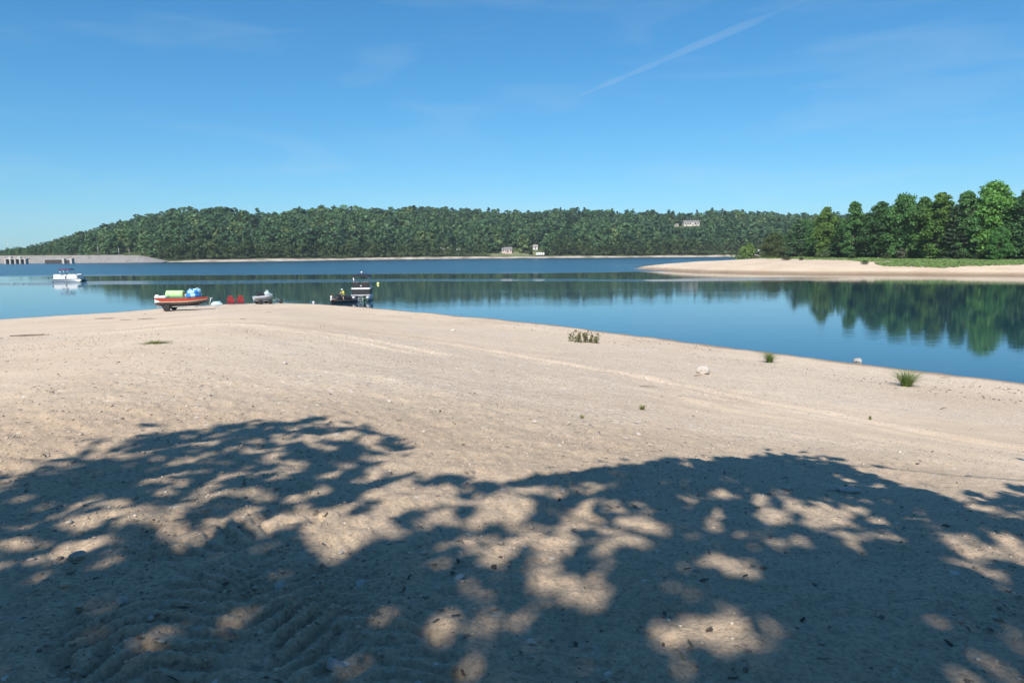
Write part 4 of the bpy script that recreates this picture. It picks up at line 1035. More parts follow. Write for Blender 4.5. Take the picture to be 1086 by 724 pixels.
def pontoon_boat(label, P, rz, L_, W_, fence_m, rail_m, canopy_m, seat_m, z0=.55, fz=(.62, 1.25), cz=2.6, cx=(-.28, .12), motor=P_BLACK, tube_m=P_ALU, cover=False):
    root = thing('pontoon_boat', label, 'pontoon boat', P, rz)
    r = .31*W_/2.4
    for s in (-1, 1):
        t = MB(); y = s*(W_/2-r*1.05); zc_ = z0-r-.06
        t.tube([(-L_*.5, y, zc_), (-L_*.49, y, zc_), (L_*.36, y, zc_), (L_*.44, y, zc_+.05), (L_*.49, y, zc_+.13), (L_*.51, y, zc_+.17)], [r*.7, r, r, r*.85, r*.5, r*.15], 16); t.build('pontoon', tube_m, root)
    d = MB(); d.box((-.0, 0, z0+.02), (L_*.96, W_, .09), bev=.02); d.build('deck', P_ALU if not cover else P_GREYV, root)
    f0, f1 = fz; lx = L_*.44
    def panel(c, dm):
        q = MB(); q.box(c, dm, bev=.015); o = q.build('fence_panel', fence_m, root)
        tr = MB(); big = 0 if dm[0] > dm[1] else 1
        cc = list(c); cc[2] = f1+.03; dd = list(dm); dd[2] = .06; dd[1-big] = .07; dd[big] += .05; tr.box(cc, dd, bev=.012)
        if cover: tr = MB(); cc[2] = f1+.07; dd[2] = .17; tr.box(cc, dd, bev=.02)
        cc2 = list(c); cc2[2] = (f0+f1)/2-.04; dd2 = list(dd); dd2[2] = .07; dd2[1-big] = dm[1-big]+.012; dd2[big] = dm[big]*.96; None if cover else tr.box(cc2, dd2)
        tr.build('rail', rail_m, o)
    h = f1-f0; zc = (f0+f1)/2
    for s in (-1, 1):
        panel((-lx*.52, s*(W_/2-.06), zc), (lx*.9, .03, h)); panel((lx*.42, s*(W_/2-.06), zc), (lx*.78, .03, h))
    panel((lx*.84, 0, zc), (.03, W_-.2, h)); panel((-lx*.98, 0, zc), (.03, W_-.2, h))
    # couches along the sides, helm
    for xx, yy, ln in ((lx*.42, -1, lx*.6), (lx*.42, 1, lx*.6), (-lx*.66, -1, lx*.5)):
        q = MB(); q.box((xx, yy*(W_/2-.42), z0+.28), (ln, .55, .38), bev=.05); q.box((xx, yy*(W_/2-.17), f1-.02), (ln, .16, .42), bev=.05); q.build('couch', seat_m, root)
    q = MB(); q.box((-lx*.15, -W_*.22, z0+.50), (.55, .6, .9), bev=.05); 
    if cover:
        for yy in (-.52, .52): q2 = MB(); q2.box((lx*.70, yy, (f1+cz-.9)/2+.05), (.30, .85, cz-.9-f1+.1), bev=.06); q2.build('bow_seat_back', P_BLACK, root)
        q2 = MB(); q2.box((lx*.70, 0, f1+.35), (.18, 1.9, .16), bev=.04); q2.build('bow_cushion', P_GREYV, root)
    co = q.build('helm_console', fence_m if cover else P_WHITE, root)
    q = MB(); q.box((-lx*.10, -W_*.22, z0+1.05), (.04, .5, .28), rot=Euler((0, -.4, 0))); q.build('windscreen', P_GLASS, co)
    q = MB(); q.lathe([(.17, -.015), (.19, 0), (.17, .015)], (-lx*.15-.36, -W_*.22, z0+.98), 16, rot=Matrix.Rotation(1.0, 3, 'Y')); q.build('steering_wheel', P_BLACK, co)
    q = MB(); q.box((-lx*.38, -W_*.22, z0+.42), (.5, .5, .14), bev=.04); q.box((-lx*.38-.26, -W_*.22, z0+.72), (.12, .5, .6), bev=.04); q.tube([(-lx*.38, -W_*.22, z0+.05), (-lx*.38, -W_*.22, z0+.4)], .06); q.build('helm_seat', seat_m, root)
    # bimini top: arched canvas on bent tubes
    x0, x1 = cx[0]*L_, cx[1]*L_; W2 = W_*.44; secs = []
    for k in range(9):
        u = k/8; xx = x0+(x1-x0)*u; sag = .05*math.sin(u*math.pi*2)**2; ring = []
        for j in range(11): 
            v = -1+2*j/10; ring.append((xx, v*W2, cz - .20*abs(v)**3 - sag*.4 + .04*(1-(2*u-1)**2)))
        ring += [(p[0], p[1], p[2]-(.05 if not cover else .24)) for p in reversed(ring)]; secs.append(ring)
    b = MB(); b.loft(secs); cn = b.build('bimini', canopy_m, root)
    fr = MB()
    xm = (x0+x1)/2
    for s in (-1, 1):
        for xt, xb in ((x0+.05, xm-.1), (xm, xm), (x1-.05, xm+.1)): fr.tube([(xb, s*(W_/2-.06), f1), (xt, s*W2*.99, cz-.22)], .032, 8)
    fr.build('bimini_frame', P_ALU, cn)
    outboard(root, -L_*.5, z0+.1, motor)
    return root

W_AT = lambda px, py: at(px, py, 0.0)
P = W_AT(74, 298.3)
pontoon_boat('white pontoon boat with maroon canopy cruising alone on the open lake', P, R(3), 5.9, 2.4, P_WHITE, P_ALU, P_MAROON, P_WHITE, z0=.5, fz=(.55, 1.28), cz=2.55, cx=(-.26, .10))
P = W_AT(384.5, 318.2)
pb = pontoon_boat('black and white pontoon boat nosed up to the beach with navy canopy', P, R(-90+7.5), 4.9, 2.15, P_BLACK, P_WHITE, P_DKB, P_BLACK, z0=.68, fz=(.75, 1.36), cz=3.0, cx=(-.30, .20), cover=True, tube_m=P_PONT)
q = MB(); q.lathe([(.03, 0), (.03, .12), (.11, .14), (.12, .22), (.07, .30), (0, .31)], (0, 0, 3.0), 10); q.build('anchor_light', P_WHITE, pb)
q = MB()
for k in range(4): q.box((2.5+.09*k, .0, .62-.17*k), (.16, .55, .04))
q.tube([(2.42, .26, .7), (2.85, .26, .05)], .022, 6); q.tube([(2.42, -.26, .7), (2.85, -.26, .05)], .022, 6); q.build('boarding_ladder', P_ALU, pb)

# ------------------------------------------------------------------ red boat on its trailer, with inflatables on top
BP = tip_pt(190, .90); bz = float(BP[2]); BRZ = R(4)
tr = thing('boat_trailer', 'galvanised boat trailer with dark wheels under the red boat', 'boat trailer', BP, BRZ)
q = MB()
for s in (-1, 1): q.box((-.35, s*.55, .42), (3.5, .08, .10)); q.box((1.9, s*.27, .42), (1.15, .07, .10), rot=Euler((0, 0, -s*.50)))
for x in (-2.0, -.9, .4, 1.3): q.box((x, 0, .37), (.08, 1.2, .08))
q.box((2.75, 0, .42), (1.0, .09, .10)); q.build('frame', P_STEEL, tr)
for s in (-1, 1): q = MB(); q.box((-.3, s*.38, .52), (3.2, .12, .07)); q.build('bunk', P_DKHULL, tr)
q = MB(); q.tube([(2.35, 0, .42), (2.62, 0, 1.15)], [.045, .045], 8); q.box((2.62, 0, 1.12), (.22, .2, .12)); q.build('winch_post', P_ALU, tr)
q = MB(); q.tube([(3.1, 0, .5), (3.1, 0, .08)], .03, 8); q.tube([(3.1, -.03, .1), (3.1, .03, .1)], .1, 12); q.build('jack', P_STEEL, tr)
for s in (-1, 1):
    for xo in (-1.15,):
        w = MB(); w.lathe([(.17, -.09), (.29, -.10), (.32, -.06), (.32, .06), (.29, .10), (.17, .09)], (xo, s*.78, .31), 20, rot=Matrix.Rotation(math.pi/2, 3, 'X')); wo_ = w.build('wheel', P_RUB, tr)
        w = MB(); w.lathe([(0, -.05), (.16, -.06), (.175, 0), (.16, .06), (0, .05)], (xo, s*.78, .31), 16, rot=Matrix.Rotation(math.pi/2, 3, 'X')); w.build('rim', P_STEEL, wo_)
        w = MB(); w.loft([[(xo+math.cos(a)*.40, s*.78-.12, .31+math.sin(a)*.40), (xo+math.cos(a)*.40, s*.78+.12, .31+math.sin(a)*.40), (xo+math.cos(a)*.37, s*.78+.12, .31+math.sin(a)*.37), (xo+math.cos(a)*.37, s*.78-.12, .31+math.sin(a)*.37)] for a in np.linspace(.1, math.pi-.1, 9)]); w.build('mudguard', P_RUB, tr)
rb = thing('motorboat', 'red open motorboat with tan stripe and white outboard, parked on a trailer at the point', 'motorboat', BP, BRZ)
def hull_sec(u):     # u 0 stern .. 1 bow
    x = -2.1+4.35*u; b = .92*(1-max(0, (u-.55)/.45)**2.2*.86); k = .50 + .34*max(0, (u-.62)/.38)**2.4; ch = .62+.30*max(0, (u-.5)/.5)**1.8; sh_ = 1.20+.05*u**2
    return x, b, k, ch, sh_
hb = MB(); secs = []
for u in np.linspace(0, 1, 15):
    x, b, k, ch, s_ = hull_sec(u); secs.append([(x, 0, k), (x, b*.45, k+(ch-k)*.55), (x, b*.86, ch), (x, b*.97, ch+(s_-ch)*.35), (x, b*1.0, ch+(s_-ch)*.5), (x+.06*u, b*1.03, s_), (x+.06*u, b*.94, s_+.02), (x+.06*u, 0, s_+.02-.0),
        (x+.06*u, -b*.94, s_+.02), (x+.06*u, -b*1.03, s_), (x, -b*1.0, ch+(s_-ch)*.5), (x, -b*.97, ch+(s_-ch)*.35), (x, -b*.86, ch), (x, -b*.45, k+(ch-k)*.55)])
n_ = 14
vs2 = [p for q2 in secs for p in q2]
for i in range(14):
    for k in range(n_):
        mi = 1 if k in (0, 1, 2, 11, 12, 13) else (2 if k in (3, 10) else 0)
        if k in (6, 7): mi = 3
        hb.add([vs2[i*n_+k], vs2[i*n_+(k+1) % n_], vs2[(i+1)*n_+(k+1) % n_], vs2[(i+1)*n_+k]], [(0, 1, 2, 3)], mi)
hb.add(secs[0], [tuple(range(13, -1, -1))], 0); hb.add(secs[-1], [tuple(range(14))], 0)
hb.build('hull', [P_RED, P_DKHULL, P_TAN, P_GREYV], rb)
for s in (-1, 1): q = MB(); q.loft([[(-2.1+.0, s*.955, .80), (-2.1, s*.965, 1.12), (-1.75, s*.975, .98), (-1.6, s*.965, .86)], [(-2.1+.0, s*.975, .80), (-2.1, s*.985, 1.12), (-1.75, s*.995, .98), (-1.6, s*.985, .86)]], smooth=False); q.build('stern_flash', P_WHITE, rb)
q = MB(); q.tube([(-2.05, -.93, 1.22), (0, -.96, 1.23), (1.0, -.9, 1.24), (1.9, -.42, 1.27), (2.28, 0, 1.28), (1.9, .42, 1.27), (1.0, .9, 1.24), (0, .96, 1.23), (-2.05, .93, 1.22)], .03, 8); q.build('gunwale', P_DKHULL, rb)
q = MB(); q.box((-1.55, 0, 1.30), (.6, 1.3, .22), bev=.05); q.build('stern_seat', P_WHITE, rb)
om = outboard(rb, -2.08, 1.02, P_WHITE, .85, P_RED)
# rolled foam mat
rm = thing('rolled_mat', 'lime green rolled-up foam water mat on the stern of the red boat', 'foam mat', (BP[0]-.55*math.cos(BRZ)-.05, BP[1]-.55*math.sin(BRZ), bz+1.24), BRZ+R(-8))
q = MB(); q.lathe([(.18, -.8), (.30, -.8), (.315, -.78), (.315, .78), (.30, .8), (.18, .8)], (0, 0, .315), 24, rot=Matrix.Rotation(math.pi/2, 3, 'Y')); q.build('roll', P_LIME, rm)
q = MB(); pts = [((.8+.004), math.cos(a)*(.05+.0185*a)*1.0, .315+math.sin(a)*(.05+.0185*a)) for a in np.linspace(0, 12.5, 70)]; q.tube(pts, .03, 5); q.lathe([(0, -.78), (.17, -.78), (.17, .785), (0, .785)], (0, 0, .315), 16, 0, rot=Matrix.Rotation(math.pi/2, 3, 'Y')); q.build('spiral_core', P_BROWN, rm)
q = MB()
for x in (-.45, .4): q.lathe([(.317, -.025), (.326, -.02), (.326, .02), (.317, .025)], (x, 0, .315), 24, rot=Matrix.Rotation(math.pi/2, 3, 'Y'))
q.build('strap', P_PALE, rm)
def tube_float(label, c, R0, r0, m1, m2, rot):
    root = thing('towable_tube', label, 'inflatable tube', c, 0); root.rotation_euler = rot
    q = MB(); secs = []
    for k in range(25):
        a = 2*math.pi*k/24; secs.append([((R0+r0*math.cos(b))*math.cos(a), (R0+r0*math.cos(b))*math.sin(a), r0*math.sin(b)*.9+r0*.9) for b in np.linspace(0, 2*math.pi, 13)[:-1]])
    q.loft(secs, caps=False); q.build('ring', m1, root)
    q = MB(); q.lathe([(0, .10), (R0*.8, .08), (R0*.9, .16), (0, .18)], (0, 0, 0), 20); q.build('floor', m2, root)
    for k in range(4):
        a = k*math.pi/2+.6; h_ = MB(); p0 = Vector((math.cos(a)*(R0), math.sin(a)*R0, r0*1.8)); tn = Vector((-math.sin(a), math.cos(a), 0))
        h_.tube([p0-tn*.12, p0-tn*.07+Vector((0, 0, .06)), p0+tn*.07+Vector((0, 0, .06)), p0+tn*.12], .022, 6); h_.build('handle', P_WHITE, root)
    for k in range(0, 24, 6):
        s_ = MB(); secs = []
        for a in np.linspace(2*math.pi*k/24, 2*math.pi*(k+2)/24, 5): secs.append([((R0+(r0+.006)*math.cos(b))*math.cos(a), (R0+(r0+.006)*math.cos(b))*math.sin(a), (r0+.006)*math.sin(b)*.9+r0*.9) for b in np.linspace(0, 2*math.pi, 13)[:-1]])
        s_.loft(secs); s_.build('stripe', m2, root)
    return root
bx_ = lambda u, z: (BP[0]+u*math.cos(BRZ), BP[1]+u*math.sin(BRZ), bz+z)
tube_float('bright blue inflatable tube lying on the bow of the red boat', bx_(1.05, 1.25), .52, .19, P_BLUE, P_CYAN, (0, R(-4), BRZ))
tube_float('pale blue inflatable tube on top of the bright blue one', bx_(1.10, 1.60), .44, .20, P_CYAN, P_BLUE, (R(6), R(-8), BRZ+.4))
tube_float('small white inflatable ring between the rolled mat and blue tubes', bx_(.40, 1.24), .18, .12, P_WHITE, P_BROWN, (0, R(50), BRZ))

# upturned pale dinghy
P = tip_pt(226.5, .975); dn = thing('upturned_dinghy', 'low pale aqua upturned dinghy on the sand beside red chairs', 'dinghy', P, R(15))
q = MB(); secs = []
for u in np.linspace(0, 1, 11):
    w = .36*math.sin(math.pi*(.18+.70*u))**.7*(1-.35*u**3); x = -.55+1.1*u; h = .38*math.sin(math.pi*(.15+.75*u))**.6
    secs.append([(x, w*math.cos(a), h*max(0, math.sin(a))**.8) for a in np.linspace(0, math.pi, 9)])
q.loft(secs); q.build('shell', P_PALE, dn)
q = MB(); q.box((0, 0, .38), (.8, .03, .05), bev=.01); q.build('keel', P_CYAN, dn)

def adirondack(label, P, rz):
    root = thing('adirondack_chair', label, 'chair', P, rz, 'red chairs at the water'); 
    q = MB()
    for k in range(6): q.box((.28-.10*k, 0, .34-.03*k), (.085, .52, .022), rot=Euler((0, -.3, 0)))
    q.build('seat', P_CHAIR, root)
    q = MB()
    for k in range(5):
        y = (k-2)*.105; h = .80-.045*abs(k-2)**1.5; q.box((-.30-.42*h*.5, y, .26+h*.5), (.022, .09, h), rot=Euler((0, -.42, 0)))
    q.box((-.40, 0, .48), (.03, .56, .07), rot=Euler((0, -.42, 0))); q.box((-.55, 0, .80), (.03, .54, .07), rot=Euler((0, -.42, 0))); q.build('backrest', P_CHAIR, root)
    for s in (-1, 1):
        q = MB(); q.box((-.05, s*.36, .58), (.76, .13, .025), bev=.008); q.build('armrest', P_CHAIR, root)
        q = MB(); q.box((.27, s*.30, .285), (.10, .03, .57)); q.build('leg', P_CHAIR, root)
        q = MB(); q.box((-.12, s*.28, .24), (.95, .03, .10), rot=Euler((0, -.36, 0))); q.box((-.42, s*.31, .30), (.08, .028, .55)); q.build('leg', P_CHAIR, root)
adirondack('red wooden lounge chair at the water, the one beside the pale dinghy', tip_pt(242, .975), R(106))
adirondack('red wooden lounge chair at the water, the one nearer the jet ski', tip_pt(252, .975), R(112))

def jet_ski(label, P, rz, m1, m2, seat_m, tilt=0.0, on=0.0, hood=None):
    root = thing('jet_ski', label, 'jet ski', (P[0], P[1], P[2]+on), rz); root.rotation_euler = (0, tilt, rz)
    q = MB(); secs = []
    for u in np.linspace(0, 1, 13):
        x = -1.4+2.8*u; b = .56*(1-max(0, (u-.5)/.5)**2.4*.86)*(.86+.14*min(1, u*4)); k = .0+.30*max(0, (u-.6)/.4)**2; s_ = .42+.16*u**2
        secs.append([(x, 0, k), (x, b*.75, k+.14), (x, b, s_*.72+k*.25), (x, b*1.04, s_), (x, b*.8, s_+.05), (x, -b*.8, s_+.05), (x, -b*1.04, s_), (x, -b, s_*.72+k*.25), (x, -b*.75, k+.14)])
    q.loft(secs); q.build('hull', m1, root)
    q = MB(); secs = []
    for u in np.linspace(0, 1, 9):
        x = -1.0+1.35*u; h = .84+.06*math.sin(u*5)-.06*u; w = .19-.02*u; secs.append([(x, -w*1.3, .44), (x, -w, h-.07), (x, -w*.6, h), (x, w*.6, h), (x, w, h-.07), (x, w*1.3, .44)])
    q.loft(secs); q.build('seat', seat_m, root)
    q = MB(); secs = []
    for x, w, z0_, h in ((.20, .24, .48, .80), (.42, .30, .50, 1.02), (.62, .32, .52, 1.04), (.9, .30, .54, .86), (1.2, .18, .56, .70), (1.36, .06, .56, .60)):
        secs.append([(x, -w*1.25, z0_), (x, -w, h-.12), (x, -w*.45, h), (x, w*.45, h), (x, w, h-.12), (x, w*1.25, z0_)])
    q.loft(secs); q.build('hood', hood or m2, root)
    q = MB(); q.tube([(.30, -.38, 1.04), (.34, -.2, 1.06), (.36, 0, 1.02), (.34, .2, 1.06), (.30, .38, 1.04)], .022, 8); q.tube([(.40, 0, .8), (.36, 0, 1.03)], .04, 8); q.build('handlebar', P_BLACK, root)
    for s in (-1, 1):
        q = MB(); q.box((.62, s*.36, 1.08), (.12, .16, .10), bev=.03); q.tube([(.62, s*.24, .98), (.62, s*.36, 1.06)], .02, 6); q.build('mirror', m2, root)
    return root
JP = tip_pt(276.5, .972)
jd = thing('beach_dolly', 'low dark beach dolly with fat wheels carrying the black and white jet ski', 'beach dolly', JP, R(38))
q = MB(); q.box((0, .3, .36), (1.9, .10, .06)); q.box((0, -.3, .36), (1.9, .10, .06)); q.box((-.5, 0, .30), (.08, 1.1, .06)); q.box((.5, 0, .30), (.08, 1.1, .06)); q.tube([(.9, 0, .34), (1.55, 0, .42)], .03, 8); q.build('frame', P_STEEL, jd)
for x in (-.5, .5):
    for s in (-1, 1):
        q = MB(); q.lathe([(.08, -.13), (.20, -.15), (.25, -.09), (.25, .09), (.20, .15), (.08, .13)], (x, s*.62, .25), 18, rot=Matrix.Rotation(math.pi/2, 3, 'X')); q.build('wheel', P_RUB, jd)
jet_ski('black and white jet ski with pale hood parked on the beach dolly', JP, R(38), P_GREYV, P_PALE, P_BLACK, 0, .42, P_PALE).scale = (.72, .80, .95)
hp = tip_pt(295, .985); hc = thing('hand_cart', 'small hand cart with one dark wheel at the water past the jet ski', 'hand cart', hp, R(160))
q = MB(); q.lathe([(.13, -.05), (.21, -.06), (.24, -.03), (.24, .03), (.21, .06), (.13, .05)], (0, 0, .24), 18, rot=Matrix.Rotation(math.pi/2, 3, 'X')); w_ = q.build('wheel', P_RUB, hc)
q = MB(); q.lathe([(0, -.03), (.12, -.035), (.13, 0), (.12, .035), (0, .03)], (0, 0, .24), 14, rot=Matrix.Rotation(math.pi/2, 3, 'X')); q.build('rim', P_STEEL, w_)
q = MB(); q.tube([(0, -.09, .24), (.2, -.09, .42), (.62, -.09, .56)], .02, 8); q.tube([(0, .09, .24), (.2, .09, .42), (.62, .09, .56)], .02, 8); q.tube([(.62, -.16, .56), (.62, .16, .56)], .02, 8); q.box((.25, 0, .44), (.35, .26, .03), rot=Euler((0, -.4, 0))); q.build('frame', P_ALU, hc)

# ------------------------------------------------------------------ people
def skin_body(name, pts, edges, rad, mat, parent, root_i=0, lv=2):
    me_ = bpy.data.meshes.new(name); me_.from_pydata([tuple(p) for p in pts], edges, []); me_.update(); o = link(name, me_, parent)
    md = o.modifiers.new('grow', 'SKIN'); md.use_smooth_shade = True
    sv = me_.skin_vertices[0].data
    for k, r_ in enumerate(rad): sv[k].radius = (r_, r_) if not hasattr(r_, '__len__') else r_; sv[k].use_root = (k == root_i)
    sb = o.modifiers.new('smooth', 'SUBSURF'); sb.levels = lv; sb.render_levels = lv; me_.materials.append(mat); return o
P_SKIN = paint('skin', (.50, .30, .21), .5); P_HAIR = paint('dark_hair', (.05, .035, .025), .7); P_SHIRT = paint('white_shirt', (.80, .80, .79), .85); P_SHORT = paint('dark_shorts', (.03, .035, .06), .85); P_VEST = paint('yellow_vest', (.70, .74, .05), .7)
def person(label, P, rz, J, shirt, shorts, hat=None, sleeves=True):
    """J: joint name -> local point"""
    root = thing('person', label, 'person', P, rz)
    n_ = ['pelvis', 'waist', 'chest', 'neck', 'head', 'crown', 'shoulder_l', 'elbow_l', 'wrist_l', 'palm_l', 'shoulder_r', 'elbow_r', 'wrist_r', 'palm_r', 'hip_l', 'knee_l', 'ankle_l', 'toe_l', 'hip_r', 'knee_r', 'ankle_r', 'toe_r']
    rad = dict(pelvis=(.15, .11), waist=(.13, .10), chest=(.16, .11), neck=.055, head=.095, crown=.075, shoulder=.06, elbow=.042, wrist=.03, palm=(.038, .018), hip=.085, knee=.058, ankle=.04, toe=.035)
    J = {k: Vector(v) for k, v in J.items()}; J['crown'] = J['head'] + (J['head']-J['neck'])*.55
    for s in 'lr': J['palm_'+s] = J['wrist_'+s] + (J['wrist_'+s]-J['elbow_'+s]).normalized()*.07
    pts = [J[k] for k in n_]; R_ = [rad[k.split('_')[0]] for k in n_]; ix = {k: i for i, k in enumerate(n_)}
    E_ = [('pelvis', 'waist'), ('waist', 'chest'), ('chest', 'neck'), ('neck', 'head'), ('head', 'crown')]
    for s in 'lr': E_ += [('chest', 'shoulder_'+s), ('shoulder_'+s, 'elbow_'+s), ('elbow_'+s, 'wrist_'+s), ('wrist_'+s, 'palm_'+s), ('pelvis', 'hip_'+s), ('hip_'+s, 'knee_'+s), ('knee_'+s, 'ankle_'+s), ('ankle_'+s, 'toe_'+s)]
    E_ = [(ix[a], ix[b]) for a, b in E_]
    for s in 'lr':        # fingers, bent and unequal, and a thumb
        d = (J['wrist_'+s]-J['elbow_'+s]).normalized(); sd_ = d.cross(Vector((0, 0, 1))); sd_ = sd_.normalized() if sd_.length > .1 else Vector((0, 1, 0)); dn_ = d.cross(sd_)
        for k, (of, ln) in enumerate(((-.027, .062), (-.009, .074), (.009, .070), (.026, .055))):
            b = len(pts); pts += [J['palm_'+s]+sd_*of+d*.025, J['palm_'+s]+sd_*of*1.15+d*(.03+ln*.5)+dn_*.006, J['palm_'+s]+sd_*of*1.15+d*(.03+ln*.85)+dn_*.028]; R_ += [.009, .008, .007]; E_ += [(ix['palm_'+s], b), (b, b+1), (b+1, b+2)]
        b = len(pts); pts += [J['palm_'+s]-sd_*.04-d*.01, J['palm_'+s]-sd_*.055+d*.03+dn_*.012]; R_ += [.011, .009]; E_ += [(ix['wrist_'+s], b), (b, b+1)]
    skin_body('body', pts, E_, R_, P_SKIN, root)
    cl = ['pelvis', 'waist', 'chest', 'neck', 'shoulder_l', 'elbow_l', 'shoulder_r', 'elbow_r']; c = {k: i for i, k in enumerate(cl)}
    pp = [J[k].copy() for k in cl]; pp[3] = J['chest'].lerp(J['neck'], .55)
    for k in ('elbow_l', 'elbow_r'): pp[c[k]] = J['shoulder_'+k[-1]].lerp(J[k], .75)
    skin_body('shirt', pp, [(0, 1), (1, 2), (2, 3), (2, 4), (4, 5), (2, 6), (6, 7)], [(.165, .125), (.155, .125), (.18, .13), .075, .078, .062, .078, .062], shirt, root)
    sl = ['pelvis', 'hip_l', 'knee_l', 'hip_r', 'knee_r']; pp = [J[k].copy() for k in sl]; pp[2] = J['hip_l'].lerp(J['knee_l'], .85); pp[4] = J['hip_r'].lerp(J['knee_r'], .85)
    skin_body('shorts', pp, [(0, 1), (1, 2), (0, 3), (3, 4)], [(.17, .13), .10, .082, .10, .082], shorts, root)
    hd = J['head']; up = (J['crown']-hd).normalized()
    q = MB(); q.lathe([(.108, -.02), (.118, .03), (.108, .09), (.06, .135), (0, .145)], tuple(hd+up*.0+Vector((-.012, 0, 0))), 14)
    if hat: q.add([hd+Vector(v) for v in ((.08, -.09, .03), (.20, -.07, .01), (.20, .07, .01), (.08, .09, .03), (.08, -.09, .045), (.20, -.07, .022), (.20, .07, .022), (.08, .09, .045))], [(0, 1, 2, 3), (7, 6, 5, 4), (0, 4, 5, 1), (1, 5, 6, 2), (2, 6, 7, 3), (3, 7, 4, 0)])
    q.build('cap' if hat else 'hair', hat or P_HAIR, root)
    q = MB(); f = hd+Vector((.092, 0, -.015)); q.loft([[tuple(f+Vector((0, -.012, .03))), tuple(f+Vector((.004, 0, .032))), tuple(f+Vector((0, .012, .03)))], [tuple(f+Vector((.006, -.018, -.012))), tuple(f+Vector((.03, 0, -.008))), tuple(f+Vector((.006, .018, -.012)))]], smooth=False)
    for s in (-1, 1): q.lathe([(0, -.012), (.02, -.008), (.03, .0), (.02, .008), (0, .012)], tuple(hd+Vector((0, s*.095, -.01))), 8, rot=Matrix.Rotation(math.pi/2, 3, 'X'))
    q.build('nose_and_ears', P_SKIN, root)
    q = MB()
    for s in (-1, 1): q.lathe([(0, .010), (.010, .006), (.014, 0), (.010, -.006), (0, -.010)], tuple(hd+Vector((.088, s*.034, .02))), 8, rot=Matrix.Rotation(math.pi/2, 3, 'Y'))
    q.box(tuple(hd+Vector((.088, 0, -.062))), (.012, .05, .010)); q.build('eyes_and_mouth', P_HAIR, root)
    return root
wp = at(351.5, 321.2, 0.0)
person('person in white shirt and dark shorts standing waist deep beside the jet ski', (wp[0], wp[1], -.72), R(-10), dict(pelvis=(0, 0, .93), waist=(.02, 0, 1.08), chest=(.05, 0, 1.32), neck=(.08, 0, 1.50), head=(.11, 0, 1.62),
    shoulder_l=(.06, .19, 1.42), elbow_l=(.16, .24, 1.18), wrist_l=(.40, .18, 1.12), shoulder_r=(.06, -.19, 1.42), elbow_r=(.18, -.25, 1.19), wrist_r=(.42, -.17, 1.14),
    hip_l=(0, .10, .88), knee_l=(.03, .12, .48), ankle_l=(-.02, .12, .08), toe_l=(.14, .14, .03), hip_r=(0, -.10, .88), knee_r=(.04, -.12, .48), ankle_r=(0, -.12, .08), toe_r=(.16, -.14, .03)), P_SHIRT, P_SHORT)
yp = at(364.0, 320.6, 0.0)
jet_ski('dark jet ski afloat beside the pontoon boat with a rider in yellow', (yp[0], yp[1], -.18), R(222), P_BLACK, P_BLACK, P_BLACK, 0, 0, P_BLACK)
person('person in bright yellow vest and pale cap sitting astride the dark jet ski', (yp[0]-.0, yp[1], -.18), R(222), dict(pelvis=(-.20, 0, .93), waist=(-.15, 0, 1.06), chest=(-.04, 0, 1.28), neck=(.04, 0, 1.44), head=(.10, 0, 1.56),
    shoulder_l=(-.02, .19, 1.37), elbow_l=(.14, .30, 1.18), wrist_l=(.26, .30, 1.08), shoulder_r=(-.02, -.19, 1.37), elbow_r=(.14, -.30, 1.18), wrist_r=(.26, -.30, 1.08),
    hip_l=(-.16, .12, .88), knee_l=(.16, .30, .72), ankle_l=(.02, .34, .40), toe_l=(.16, .36, .36), hip_r=(-.16, -.12, .88), knee_r=(.16, -.30, .72), ankle_r=(.02, -.34, .40), toe_r=(.16, -.36, .36)), P_VEST, P_SHORT, P_PALE)
p2 = at(369.8, 320.6, 0.0)
jet_ski('second jet ski, blue-grey, moored between the yellow rider and pontoon boat', (p2[0], p2[1]+1.5, -.18), R(70), P_TEAL, P_BLUE, P_BLACK, 0, 0, P_CYAN)
b = at(401, 301.4, 0.0); by = thing('buoy', 'pale yellow buoy floating past the pontoon boat', 'buoy', b); by.scale = (.65, .65, .65)
q = MB(); q.lathe([(0, -.25), (.25, -.2), (.34, 0), (.34, .22), (.22, .40), (.10, .46), (0, .47)], (0, 0, .08), 18); q.build('float', P_YEL, by)
q = MB(); q.lathe([(.343, .03), (.35, .05), (.35, .15), (.343, .17)], (0, 0, .08), 18); q.build('stripe', P_WHITE, by); q = MB(); q.lathe([(.05, .5), (.09, .53), (.05, .56)], (0, 0, .05), 10); q.build('ring', P_STEEL, by)
b = at(332.5, 321.0, 0.0); by = thing('buoy', 'small white float bobbing close to the beach, between cart and wading person', 'buoy', b)
q = MB(); q.lathe([(0, -.1), (.12, -.06), (.14, 0), (.12, .08), (.04, .14), (0, .15)], (0, 0, .04), 14); q.build('float', P_WHITE, by)
q = MB(); q.lathe([(.02, .14), (.045, .16), (.02, .18)], (0, 0, .04), 8); q.build('eyelet', P_STEEL, by)

